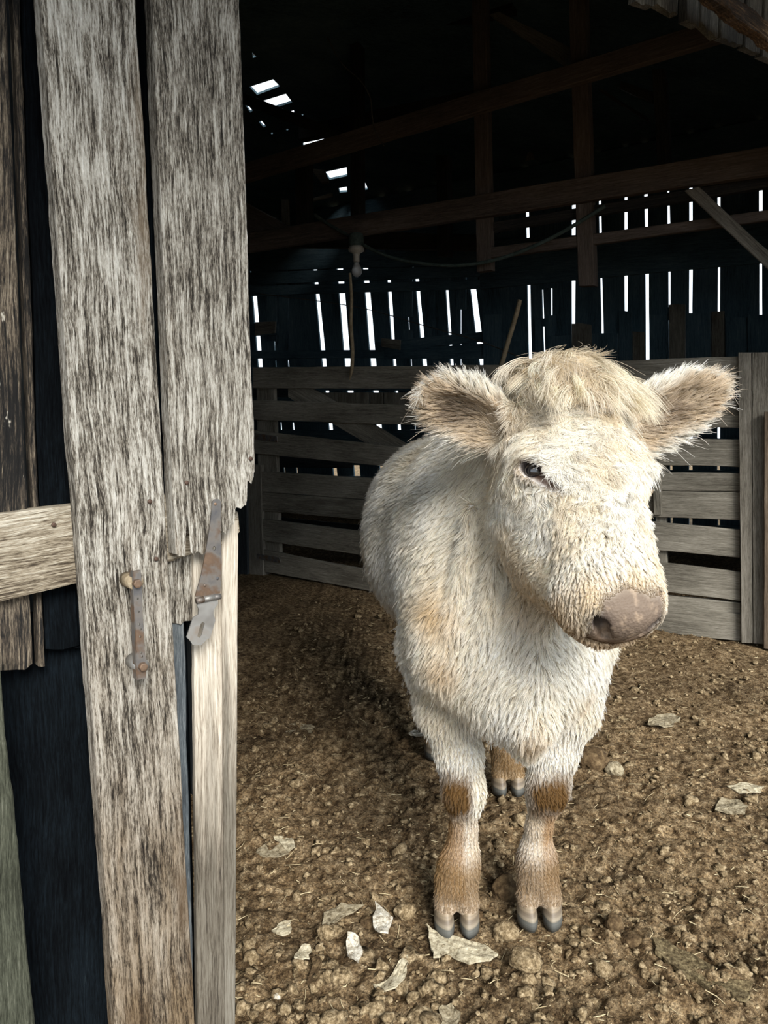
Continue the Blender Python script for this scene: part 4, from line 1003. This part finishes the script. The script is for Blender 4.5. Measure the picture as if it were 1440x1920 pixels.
    E(0, .452, -.045, .046, .028, .040, k=.02)                        # nose pad
    E(0, .445, -.100, .045, .036, .030, k=.02)                        # chin, lower lip
    E(0, .470, -.084, .056, .012, .0045, k=.008, sub=True)            # mouth line, front
    for s in (-1, 1):
        C((s * .046, .455, -.084), (s * .060, .385, -.095), .0040, .0035, k=.008, sub=True)
        # comma nostrils
        C((s * .024, .482, -.058), (s * .040, .468, -.036), .0095, .0110, k=.006, sub=True)
        C((s * .040, .468, -.036), (s * .055, .440, -.021), .0105, .0055, k=.006, sub=True)
        C((s * .034, .474, -.046), (s * .032, .430, -.052), .0105, .008, k=.004, sub=True)
        C((s * .082, .205, -.045), (s * .060, .24, -.03), .008, .006, k=.02)
    # eyes: find the skin where the near eye sits in the photograph, mirror it
    best = None
    for vv in np.arange(.12, .20, .004):
        for ww in np.arange(-.10, -.02, .004):
            uu = .17
            while uu > .03 and f.val(hd(-uu, vv, ww)) > 0: uu -= .002
            x, y = proj(hd(-uu, vv, ww)); e = (x - 994) ** 2 + (y - 876) ** 2
            if best is None or e < best[0]: best = (e, uu, vv, ww)
    print('eye at', best)
    EYES.clear()
    for s in (-1, 1):
        uu, vv, ww = best[1:]
        a = (HW * .55 + HV * .85 - HU * s * .42).normalized()
        n_ = (HU * s * .85 + HW * .55 + HV * .0); n_ = (n_ - a * n_.dot(a)).normalized(); b_ = a.cross(n_)
        c = hd(s * uu, vv, ww)
        up = b_ if b_.dot(HV) < 0 else -b_
        f.cap(c - a * .016 + up * .015 - n_ * .004, c + a * .012 + up * .017 - n_ * .002, .0075, .007, k=.016)      # upper lid and brow
        f.cap(c - a * .014 - up * .012 - n_ * .006, c + a * .016 - up * .012 - n_ * .005, .006, .006, k=.014)       # lower lid
        f.ell(c + n_ * .002, (.0180, .0138, .016), axes=(a, b_, n_), k=.005, sub=True)
        f.ell(c + a * .018, (.014, .0035, .008), axes=(a, b_, n_), k=.005, sub=True)
        EYES.append((c - n_ * .0155, c, a, b_, n_))
    # ears: cupped leaves held out sideways (frames: length, breadth, facing)
    for (root, tip, face, L_, B_) in EARS:
        d = (tip - root); Ln = d.length; d.normalize()
        fc = (face - d * face.dot(d)).normalized(); br = d.cross(fc)
        c = root + d * Ln * .50
        ax = (d, br, fc)
        f.ell(c, (Ln * .56, B_, .026), axes=ax, k=.012)
        f.ell(root + d * Ln * .12, (Ln * .34, B_ * .55, .034), axes=ax, k=.03)
        f.ell(c + fc * .028 + d * .006, (Ln * .47, B_ * .80, .034), axes=ax, k=.010, sub=True)
    return f

# ear root, tip, direction the cup faces, -, half breadth
EARS = [(hd(-.088, .062, -.105), atY(806, 742, 1.30), Vector((-.05, -1, -.45)), 0, .054),
        (hd(.092, .060, -.105), atY(1336, 730, 1.36), Vector((.05, -1, -.10)), 0, .056)]
_t = build_calf_field(); cV, cF = _t.mesh(); del _t
CALF_ME = mesh_np('calf_body', cV, cF, smooth=True)
# ------------------------------------------------------------------ coat: colour zones, flow, hair curves
def A3(v): return np.array(v[:], float)
_P = A3(POLL); _HU, _HV, _HW = A3(HU), A3(HV), A3(HW)
def vnormals(V, F):
    n = np.zeros_like(V)
    fn = np.cross(V[F[:, 2]] - V[F[:, 0]], V[F[:, 3]] - V[F[:, 1]])
    for i in range(4): np.add.at(n, F[:, i], fn)
    return n / (np.linalg.norm(n, axis=1, keepdims=True) + 1e-12)
def headcoords(V):
    d = V - _P; u = d @ _HU; v = d @ _HV; w = d @ _HW
    v = np.where(v > .15, .15 + (v - .15) / .86, v)
    return u, v, w
def earcoords(V, i):
    root, tip, face, L_, B_ = EARS[i]
    d = (tip - root); Ln = d.length; d = d.normalized(); fc = (face - d * face.dot(d)).normalized(); br = d.cross(fc)
    q = V - A3(root)
    return (q @ A3(d)) / Ln, (q @ A3(br)) / B_, q @ A3(fc), A3(d), A3(br), A3(fc)
def blob(V, c, r):
    d = (V - np.array(c)) / np.array(r); return np.exp(-(d * d).sum(1) * 1.6)

def zones(V, Nn):
    """colour (linear rgb), hair length, flow direction, curl for skin points"""
    n = len(V); u, v, w = headcoords(V)
    cream = np.array([.88, .825, .72]); white = np.array([.95, .94, .91]); tan = np.array([.40, .21, .055])
    brown = np.array([.17, .082, .010]); pale = np.array([.72, .56, .36])
    nz = fbm(V, 9, 3, 3)[:, None]; nz2 = fbm(V, 26, 2, 5)[:, None]
    C = white * (.5 + .5 * np.clip(.55 - nz * .8, 0, 1)) + 0
    C = white + (cream - white) * np.clip(.35 + nz * 1.1 + nz2 * .4, 0, 1)
    L = np.full(n, .024); curl = np.full(n, .15)
    # base flow: back and down on the body
    D = np.stack([np.zeros(n), np.full(n, .55), np.full(n, -.85)], 1)
    ishead = smoothstep(.10, .0, (V[:, 1] - 1.33)) * smoothstep(.70, .80, V[:, 2]) * smoothstep(.50, .42, v) * (w > -.27)
    ishead = ishead * smoothstep(-.25, -.19, w)
    inhead = np.abs(u) < .16
    ishead = ishead * inhead
    # legs
    leg = smoothstep(.52, .40, V[:, 2])
    D = D * (1 - leg[:, None]) + np.array([0, .05, -1.]) * leg[:, None]
    L = L * (1 - leg) + .012 * leg
    lo = smoothstep(.34, .22, V[:, 2]); L = L * (1 - lo) + .008 * lo
    def mix(m, col, a=1.0):
        nonlocal C
        m = np.clip(m, 0, 1)[:, None] * a; C = C * (1 - m) + np.array(col) * m
    # front of neck hair hangs down; warm tan tufts
    mix(blob(V, (.10, 1.40, .72), (.045, .12, .05)), [.60, .42, .20], .8)
    mix(blob(V, (.11, 1.40, .62), (.035, .12, .04)), [.68, .50, .30], .7)
    mix(blob(V, (.385, 1.42, .53), (.022, .10, .05)), [.62, .43, .20], .75)
    mix(blob(V, (.262, 1.30, .50), (.03, .12, .06)), [.66, .48, .26], .6)
    mix(blob(V, (.25, 1.25, .78), (.05, .08, .09)), [.66, .50, .30], .55)
    mix(blob(V, (.34, 2.30, .30), (.10, .30, .20)), [.62, .42, .2], .7)
    mix(smoothstep(.72, .52, V[:, 2]) * smoothstep(1.6, 1.75, V[:, 1]), [.70, .54, .33], .7)   # dirty belly
    # brown knees, tan shins, dirty fetlocks
    front = smoothstep(1.62, 1.58, V[:, 1])
    for x, off in ((.158, -.012), (.337, 0)):
        near = np.exp(-((V[:, 0] - x - off) / .045) ** 4)
        kn = smoothstep(.235, .270, V[:, 2] + .02 * nz[:, 0]) * smoothstep(.375, .315, V[:, 2] + .03 * nz2[:, 0]) * smoothstep(1.515, 1.485, V[:, 1])
        kx = smoothstep(-.034, -.012, .0 - (V[:, 0] - x - off)) if x < .2 else 1.0
        mix(kn * near * front * (1 + .5 * nz2[:, 0]) * 1.25 * kx, brown, .95)
    side = smoothstep(.0, .016, (np.where(V[:, 0] < .25, .166 - V[:, 0], V[:, 0] - .318)))
    sh = smoothstep(.27, .23, V[:, 2]) * smoothstep(.05, .09, V[:, 2]) * (.35 + .65 * side)
    mix(sh * (.75 + .6 * nz[:, 0]), tan, .85)
    fl = smoothstep(.17, .12, V[:, 2]); mix(fl, [.29, .185, .085], .8)
    # ---- head
    h = ishead
    down = _HV[None, :] * 1.0 + _HU[None, :] * np.clip(u * 6, -.7, .7)[:, None]
    back = -_HW[None, :] * .9 + _HV[None, :] * .45 + _HU[None, :] * np.sign(u)[:, None] * .3
    sidew = smoothstep(-.05, -.11, w)[:, None]
    hdir = down * (1 - sidew) + back * sidew
    top = smoothstep(.09, .02, v)[:, None]
    hdir = hdir * (1 - top * .6) + (_HV * 1.0 + _HW * .25)[None, :] * top
    wv = np.sin(v * 225 + 5.5 * fbm(V, 14, 2, 71) + np.abs(u) * 40) * smoothstep(.40, .28, v)
    hdir = hdir + _HU[None, :] * (wv * .80)[:, None]
    D = D * (1 - h[:, None]) + hdir * h[:, None]
    faceL = .013 + .012 * smoothstep(.36, .12, v) + .034 * smoothstep(.045, -.02, v) * smoothstep(.085, .035, np.abs(u))
    L = L * (1 - h) + faceL * h
    curl = curl * (1 - h) + h * (.45 + .5 * smoothstep(.30, .16, v))
    mix(h * smoothstep(.0, .6, fbm(V, 22, 3, 9) + .2), [.74, .62, .42], .45)
    mix(h * smoothstep(.12, .0, v) * (.5 + .7 * nz2[:, 0]), [.72, .58, .38], .5)      # poll tuft
    mix(h * smoothstep(-.10, -.16, w) * smoothstep(.18, .3, v), [.58, .44, .26], .5)     # jaw underside
    # muzzle: tan dirt then bare grey-brown nose leather
    mz = h0 = smoothstep(.36, .43, v) * (np.abs(u) < .12) * smoothstep(.72, .76, V[:, 2]) * (V[:, 1] < 1.25)
    mix(mz, [.62, .48, .31], .45)
    low = smoothstep(-.035, -.085, w) * smoothstep(.38, .44, v) * (np.abs(u) < .12) * (V[:, 1] < 1.25)
    mix(low, [.42, .28, .14], .6)
    pad = smoothstep(.405, .445, v + .018 * nz2[:, 0]) * smoothstep(.058, .046, np.abs(u)) * smoothstep(-.086, -.072, w) * (V[:, 1] < 1.2)
    mix(pad, [.120, .084, .060], .95)
    mix(pad * smoothstep(-.055, -.082, w), [.12, .072, .042], .7)
    spk = smoothstep(.15, .5, fbm(V, 120, 2, 21)) * pad; mix(spk, [.36, .27, .19], .55)
    for s in (-1, 1):
        d = np.sqrt((u - s * .040) ** 2 + ((v - .457) * .86) ** 2 + (w + .036) ** 2)
        mix(smoothstep(.031, .012, d) * mz, [.05, .038, .036], .95)
    L = L * (1 - .55 * mz) * (1 - .93 * pad)
    nos = np.zeros(n)
    for s in (-1, 1):
        d = np.sqrt((u - s * .040) ** 2 + ((v - .457) * .86) ** 2 + (w + .036) ** 2); nos = np.maximum(nos, smoothstep(.026, .016, d) * mz)
    L = L * (1 - nos)
    L = L * (1 - .65 * smoothstep(-.075, -.10, w) * smoothstep(.36, .42, v) * (V[:, 1] < 1.25))
    # eyes: dark rims, pinkish brown tear patch towards the nose
    for s in (-1, 1):
        ec, es, ea, eb, en = [A3(q) for q in EYES[0 if s < 0 else 1]]
        q = V - es; qa = q @ ea; qb = q @ eb; qn = q @ en
        e = np.sqrt((qa * .70) ** 2 + (qb * 1.05) ** 2 + (qn * .6) ** 2) * 1.35
        mix(smoothstep(.036, .020, e), [.40, .27, .17], .45)
        mix(smoothstep(.0225, .0165, e), [.035, .026, .024], .97)
        te = np.sqrt(((qa - .031) * .62) ** 2 + (qb * 1.6) ** 2 + (qn * .5) ** 2)
        mix(smoothstep(.030, .012, te), [.06, .030, .018], .95)
        L = L * (1 - .98 * smoothstep(.026, .019, e)) * (1 - .60 * smoothstep(.05, .026, e)) * (1 - .92 * smoothstep(.040, .020, te))
        around = smoothstep(.06, .03, e)[:, None]
        tang = np.sign(s) * _HU * .5 - _HW * .8 + _HV * .5
        D = D * (1 - around) + tang * around
    # ---- ears
    for i in (0, 1):
        a, b, c, d, br, fc = earcoords(V, i)
        inb = smoothstep(-.02, .22, a) * (a < 1.25) * (np.abs(b) < 1.5) * (np.abs(c) < .075)
        inner = inb * smoothstep(-.1, .5, (Nn @ fc)) * smoothstep(.86, .55, np.abs(b))
        mix(inb, white, .8)
        mix(inner, [.60, .47, .32], .75)
        dk = inner * smoothstep(.9, .2, np.sqrt(((a - .55) / .45) ** 2 + ((b) / .9) ** 2)) * (.6 + .8 * nz2[:, 0])
        mix(dk, [.085, .045, .026], .92)
        dd = d[None, :] * 1.0 + br[None, :] * (b * .75)[:, None]
        dd = dd + fc[None, :] * (.25 * inner)[:, None]
        D = D * (1 - inb[:, None]) + dd * inb[:, None]
        edge = smoothstep(.65, 1.0, np.sqrt(np.clip(b * b + (a - .5) ** 2 * 3.2, 0, 4)))
        L = np.where(inb > .3, .021 + .010 * edge + .002 * inner, L)
        curl = np.where(inb > .3, .08, curl)
    # hooves end of the hair
    L = L * smoothstep(.035, .065, V[:, 2])
    return np.clip(C, 0.01, 1), L, D, curl, ishead

CALF_N = vnormals(cV, cF)
cC, cL, cD, cCurl, cHead = zones(cV, CALF_N)
_ca = CALF_ME.color_attributes.new('coat', 'FLOAT_COLOR', 'POINT')
_ca.data.foreach_set('color', np.concatenate([cC * (1 - .50 * smoothstep(.003, .010, cL))[:, None], np.ones((len(cC), 1))], 1).astype(np.float32).ravel())  # skin under fur darkened so gaps between clumps read as shade

def coat_mat(name, hair):
    m, nt, b = new_mat(name)
    a = N(nt, 'ShaderNodeAttribute', attribute_name='coat')
    if hair:
        b.inputs['Roughness'].default_value = .55
        b.inputs['Specular IOR Level'].default_value = .35
        d = N(nt, 'ShaderNodeBsdfDiffuse'); t = N(nt, 'ShaderNodeBsdfTranslucent')
        g = N(nt, 'ShaderNodeBsdfHair', component='Reflection'); g.inputs['RoughnessU'].default_value = .35; g.inputs['RoughnessV'].default_value = .9
        g.inputs['Color'].default_value = (1, .97, .9, 1); g.inputs['Offset'].default_value = math.radians(-4)
        m1 = N(nt, 'ShaderNodeMixShader'); m1.inputs[0].default_value = .32
        m2 = N(nt, 'ShaderNodeMixShader'); m2.inputs[0].default_value = .12
        hi = N(nt, 'ShaderNodeHairInfo'); hr = ramp(nt, [(0, (.34, .28, .20)), (.40, (.80, .77, .71)), (.80, (1, 1, 1))]); nt.links.new(hi.outputs['Intercept'], hr.inputs[0])  # dark dirty roots, deepened to paint self-shadow into the coat
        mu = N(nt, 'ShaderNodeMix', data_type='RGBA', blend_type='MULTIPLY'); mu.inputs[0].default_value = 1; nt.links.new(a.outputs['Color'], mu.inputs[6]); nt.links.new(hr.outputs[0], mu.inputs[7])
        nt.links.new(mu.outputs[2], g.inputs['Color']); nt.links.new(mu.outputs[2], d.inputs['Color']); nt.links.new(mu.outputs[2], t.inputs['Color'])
        nt.links.new(d.outputs[0], m1.inputs[1]); nt.links.new(t.outputs[0], m1.inputs[2])
        nt.links.new(m1.outputs[0], m2.inputs[1]); nt.links.new(g.outputs[0], m2.inputs[2])
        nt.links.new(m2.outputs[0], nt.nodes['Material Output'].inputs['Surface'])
    else:
        nt.links.new(a.outputs['Color'], b.inputs['Base Color'])
        b.inputs['Roughness'].default_value = .6; b.inputs['Specular IOR Level'].default_value = .2
        tc = N(nt, 'ShaderNodeTexCoord'); no = N(nt, 'ShaderNodeTexNoise'); no.inputs['Scale'].default_value = 260; no.inputs['Detail'].default_value = 4
        vo = N(nt, 'ShaderNodeTexVoronoi'); vo.inputs['Scale'].default_value = 230
        nt.links.new(tc.outputs['Object'], no.inputs['Vector']); nt.links.new(tc.outputs['Object'], vo.inputs['Vector'])
        ad = N(nt, 'ShaderNodeMath', operation='ADD'); nt.links.new(no.outputs[0], ad.inputs[0]); nt.links.new(vo.outputs[0], ad.inputs[1])
        bu = N(nt, 'ShaderNodeBump'); bu.inputs['Strength'].default_value = .45; bu.inputs['Distance'].default_value = .002
        nt.links.new(ad.outputs[0], bu.inputs['Height']); nt.links.new(bu.outputs[0], b.inputs['Normal'])
    return m

def grow(total):
    r = np.random.default_rng(5)
    T = np.concatenate([cF[:, [0, 1, 2]], cF[:, [0, 2, 3]]])
    p0, p1, p2 = cV[T[:, 0]], cV[T[:, 1]], cV[T[:, 2]]
    area = np.linalg.norm(np.cross(p1 - p0, p2 - p0), axis=1) * .5
    cen = (p0 + p1 + p2) / 3
    Lm = cL[T].mean(1)
    wgt = area * np.where(Lm > .0012, 1, 0)
    dist = np.linalg.norm(cen - np.array([0, 0, 1.1]), axis=1)
    nf = CALF_N[T[:, 0]]; vis = ((np.array([.15, 0, 1.1]) - cen) / dist[:, None] * nf).sum(1)
    wgt = wgt * np.clip(1.55 / dist, .25, 1.35) ** 2 * np.where(vis > -.35, 1, .22) * np.where(Lm < .012, 1.7, 1.0)
    wgt = wgt * (1 + .5 * cHead[T[:, 0]])
    wgt /= wgt.sum()
    idx = r.choice(len(T), size=total, p=wgt)
    b = r.random((total, 2)); fl = b.sum(1) > 1; b[fl] = 1 - b[fl]
    w0 = (1 - b[:, 0] - b[:, 1])[:, None]; w1 = b[:, :1]; w2 = b[:, 1:]
    ip = lambda A: A[T[idx, 0]] * w0 + A[T[idx, 1]] * w1 + A[T[idx, 2]] * w2
    P = ip(cV); Nn = ip(CALF_N); Nn /= np.linalg.norm(Nn, axis=1, keepdims=True)
    C = ip(cC); L = ip(cL[:, None])[:, 0]; D = ip(cD); cu = ip(cCurl[:, None])[:, 0]; hh = ip(cHead[:, None])[:, 0]
    # swirl noise in the flow
    sw = np.stack([fbm(P, 13, 2, 31), fbm(P, 13, 2, 32), fbm(P, 13, 2, 33)], 1)
    D = D + sw * (.42 + .15 * hh)[:, None]
    D = D - Nn * (D * Nn).sum(1, keepdims=True); D /= np.linalg.norm(D, axis=1, keepdims=True) + 1e-9
    S = np.cross(Nn, D)
    L = L * (.75 + .5 * r.random(total))
    long_ = r.random(total) < .03; L = np.where(long_, L * 1.35, L)
    # clumps
    cs = np.where(hh > .5, .0068, .0085) * np.where(L > .035, 2.0, 1)
    wp = P + np.stack([vnoise(P, 60, 41), vnoise(P, 60, 42), vnoise(P, 60, 43)], 1) * .004
    key = np.floor(wp / cs[:, None]).astype(np.int64)
    key += 2000; kk = (key[:, 0] * 8192 + key[:, 1]) * 8192 + key[:, 2] + np.where(hh > .5, 1 << 50, 0) + np.where(L > .035, 1 << 51, 0)
    _, inv = np.unique(kk, return_inverse=True)
    cnt = np.bincount(inv).astype(float)
    cm = np.stack([np.bincount(inv, P[:, i]) / cnt for i in range(3)], 1)
    rv = r.normal(size=(len(cnt), 3))
    toC = cm[inv] - P; toC -= Nn * (toC * Nn).sum(1, keepdims=True)
    K = 6; t = np.linspace(0, 1, K)
    lift = .27 + .12 * r.random(total) + .10 * fbm(P, 30, 1, 50)
    phase = fbm(P, 16, 2, 61) * 7 + rv[inv][:, 0] * .8
    pts = np.empty((total, K, 3))
    jit = r.normal(size=(total, 3)) * .06
    for k in range(K):
        tt = t[k]
        rise = lift * (tt - .48 * tt * tt)
        along = .80 * tt + .20 * tt * tt
        q = P + L[:, None] * (Nn * rise[:, None] + D * along + jit * tt * tt)
        q = q + S * (L * cu * .26 * (np.sin(phase + tt * 6.2) - np.sin(phase)) )[:, None]
        q = q + (np.array([0, -.35, -.75]) * (L * np.clip((L - .035) / .02, 0, 1))[:, None]) * (tt * tt * .75) + Nn * (L * .35 * np.clip((L - .035) / .02, 0, 1) * tt)[:, None]
        q = q + toC * (.92 * tt) + rv[inv] * (L * .12 * tt * tt)[:, None]
        pts[:, k] = q
    hc = bpy.data.hair_curves.new('fur')
    hc.add_curves([K] * total)
    hc.attributes['position'].data.foreach_set('vector', pts.astype(np.float32).ravel())
    rad = np.empty((total, K), np.float32)
    rr = (.00036 + .00016 * r.random(total)) * np.where(vis[idx] > -.35, 1, 1.8)
    for k in range(K): rad[:, k] = rr * (1 - .80 * t[k] ** 1.5)
    ra = hc.attributes.get('radius') or hc.attributes.new('radius', 'FLOAT', 'POINT')
    ra.data.foreach_set('value', rad.ravel())
    ca = hc.attributes.new('coat', 'FLOAT_COLOR', 'CURVE')
    var = (1 + r.normal(size=total) * .07 + .09 * rv[inv][:, 1] * np.where(hh > .5, 1, .6))[:, None]
    warm = np.array([1, .965, .90]) ** (r.random(total)[:, None] * 1.2)
    cl = np.clip(C * var * warm, .01, .95)
    ca.data.foreach_set('color', np.concatenate([cl, np.ones((total, 1))], 1).astype(np.float32).ravel())
    return hc

def forelock():
    r = np.random.default_rng(21)
    u, v, w = headcoords(cV)
    idx = np.nonzero((np.abs(u) < .060) & (v < .045) & (cHead > .4) & (CALF_N[:, 2] > .35) & (w > -.15))[0]
    roots = r.choice(idx, 135); K = 10; pts = []; cols = []
    for q in roots:
        n = CALF_N[q]; L = .055 + .055 * r.random()
        uu = float((cV[q] - _P) @ _HU)
        fwd = _HW * (.45 + .4 * r.random()) + _HV * (.35 + .5 * r.random()) + _HU * (uu * 9 + r.normal() * .35)
        fwd = fwd / np.linalg.norm(fwd); side = np.cross(n, fwd); ph = r.random() * 6; amp = .05 + .08 * r.random()
        base = np.array([.90, .835, .715]) * (.78 + .36 * r.random()) * np.array([1, .97 + .03 * r.random(), .90 + .1 * r.random()])
        up = .5 + .35 * r.random()
        for k in range(34):
            o = r.normal(size=3) * .0045; o -= n * (o @ n); l = L * (.75 + .35 * r.random()); j = r.normal(size=3) * .07
            t = np.linspace(0, 1, K)[:, None]
            c = cV[q] + o * (1 - .78 * t) - n * .002 + l * (n * (up * t - .55 * up * t * t) + fwd * (.75 * t) + np.array([0, -.05, -1.]) * (.42 * t ** 2.2) + side * (amp * np.sin(ph + 5 * t) - amp * np.sin(ph)) + j * t * t)
            pts.append(c); cols.append(base * (.92 + .16 * r.random()))
    pts = np.array(pts); cols = np.clip(np.array(cols), 0, .95); m = len(pts)
    hc = bpy.data.hair_curves.new('forelock'); hc.add_curves([K] * m)
    hc.attributes['position'].data.foreach_set('vector', pts.astype(np.float32).ravel())
    ra = hc.attributes.get('radius') or hc.attributes.new('radius', 'FLOAT', 'POINT')
    ra.data.foreach_set('value', np.tile((.00042 * (1 - .8 * np.linspace(0, 1, K) ** 2)).astype(np.float32), m))
    hc.attributes.new('coat', 'FLOAT_COLOR', 'CURVE').data.foreach_set('color', np.concatenate([cols, np.ones((m, 1))], 1).astype(np.float32).ravel())
    return hc
NHAIR = 600000
def make_calf():
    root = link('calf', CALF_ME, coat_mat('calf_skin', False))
    tag(root, 'shaggy cream-white calf with brown knees standing in the barn doorway, head turned', 'calf')
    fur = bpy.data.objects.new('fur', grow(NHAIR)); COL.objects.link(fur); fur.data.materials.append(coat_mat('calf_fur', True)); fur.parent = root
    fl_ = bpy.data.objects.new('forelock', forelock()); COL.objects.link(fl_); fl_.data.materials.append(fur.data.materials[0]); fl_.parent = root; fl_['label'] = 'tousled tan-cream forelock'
    # eyes
    def uv(c, r, nu=32, nv=20, sq=(1, 1, 1)):
        V = []; F = []
        for j in range(nv + 1):
            th = math.pi * j / nv
            for i in range(nu):
                ph = 2 * math.pi * i / nu
                V.append((c[0] + r * sq[0] * math.sin(th) * math.cos(ph), c[1] + r * sq[1] * math.sin(th) * math.sin(ph), c[2] + r * sq[2] * math.cos(th)))
        for j in range(nv):
            for i in range(nu): F.append((j * nu + i, j * nu + (i + 1) % nu, (j + 1) * nu + (i + 1) % nu, (j + 1) * nu + i))
        return V, F
    em, nt, b = new_mat('wet_dark_eye'); b.inputs['Roughness'].default_value = .06
    tc = N(nt, 'ShaderNodeTexNoise'); tc.inputs['Scale'].default_value = 90
    rp = ramp(nt, [(0, (.004, .004, .006)), (1, (.018, .014, .014))]); nt.links.new(tc.outputs[0], rp.inputs[0]); nt.links.new(rp.outputs[0], b.inputs['Base Color'])
    b.inputs['Coat Weight'].default_value = 1; b.inputs['Coat Roughness'].default_value = .03
    for s in (-1, 1):
        V, F = uv(EYES[0 if s < 0 else 1][0], .0172)
        o = link('eye', mesh_py('eye', V, F, True), em, root); o['label'] = 'glossy black eye'
    # hooves: horn claws, two per foot
    hm, nt, b = new_mat('hoof_horn'); b.inputs['Roughness'].default_value = .55
    tc = N(nt, 'ShaderNodeTexCoord'); mp = N(nt, 'ShaderNodeMapping'); mp.inputs['Scale'].default_value = (6, 6, 150)
    no = N(nt, 'ShaderNodeTexNoise'); no.inputs['Scale'].default_value = 1; no.inputs['Detail'].default_value = 3
    nt.links.new(tc.outputs['Object'], mp.inputs[0]); nt.links.new(mp.outputs[0], no.inputs[0])
    gz = N(nt, 'ShaderNodeSeparateXYZ'); nt.links.new(tc.outputs['Object'], gz.inputs[0])
    ad = N(nt, 'ShaderNodeMath', operation='MULTIPLY_ADD'); ad.inputs[1].default_value = .022; nt.links.new(no.outputs[0], ad.inputs[0]); nt.links.new(gz.outputs[2], ad.inputs[2])
    mr = N(nt, 'ShaderNodeMapRange'); mr.inputs[1].default_value = .008; mr.inputs[2].default_value = .066; nt.links.new(ad.outputs[0], mr.inputs[0])
    rp = ramp(nt, [(0, (.055, .058, .055)), (.42, (.095, .095, .085)), (.52, (.24, .20, .145)), (.66, (.13, .10, .07)), (.8, (.24, .185, .12)), (1, (.26, .19, .12))])
    nt.links.new(mr.outputs[0], rp.inputs[0]); nt.links.new(rp.outputs[0], b.inputs['Base Color'])
    bu = N(nt, 'ShaderNodeBump'); bu.inputs['Strength'].default_value = .5; bu.inputs['Distance'].default_value = .003
    nt.links.new(no.outputs[0], bu.inputs['Height']); nt.links.new(bu.outputs[0], b.inputs['Normal'])
    for (x, y, z0) in ((0.141, 1.474, -.004), (0.321, 1.486, 0.0), (0.347, 2.045, 0), (0.165, 2.275, 0)):
        for s in (-1, 1):
            V = []; F = []; nu = 28
            rows = [(0, 1.0, 0), (.012, 1.04, -.002), (.028, 1.02, .003), (.045, .95, .010), (.060, .86, .019)]
            for (h, sc_, back) in rows:
                for i in range(nu):
                    a = 2 * math.pi * i / nu; cx = math.cos(a); sy = math.sin(a)
                    rx = .0235; ry = .036 if sy < 0 else .026
                    px_ = cx * rx * (1 if cx * s > 0 else .72) * (1 - .22 * max(0, -sy) ** 3)
                    V.append((px_ * sc_, (sy * ry) * sc_ + back - .004, h))
            for j in range(len(rows) - 1):
                for i in range(nu): F.append((j * nu + i, j * nu + (i + 1) % nu, (j + 1) * nu + (i + 1) % nu, (j + 1) * nu + i))
            F.append(tuple(range(nu))[::-1]); F.append(tuple(range((len(rows) - 1) * nu, len(rows) * nu)))
            mw = Matrix.Translation((x + s * .0245, y, z0)) @ Matrix.Rotation(-s * .10, 4, 'Z')
            link('hoof', mesh_py('hoof', V, F, True), hm, root, mw)
    return root
CALF = make_calf()
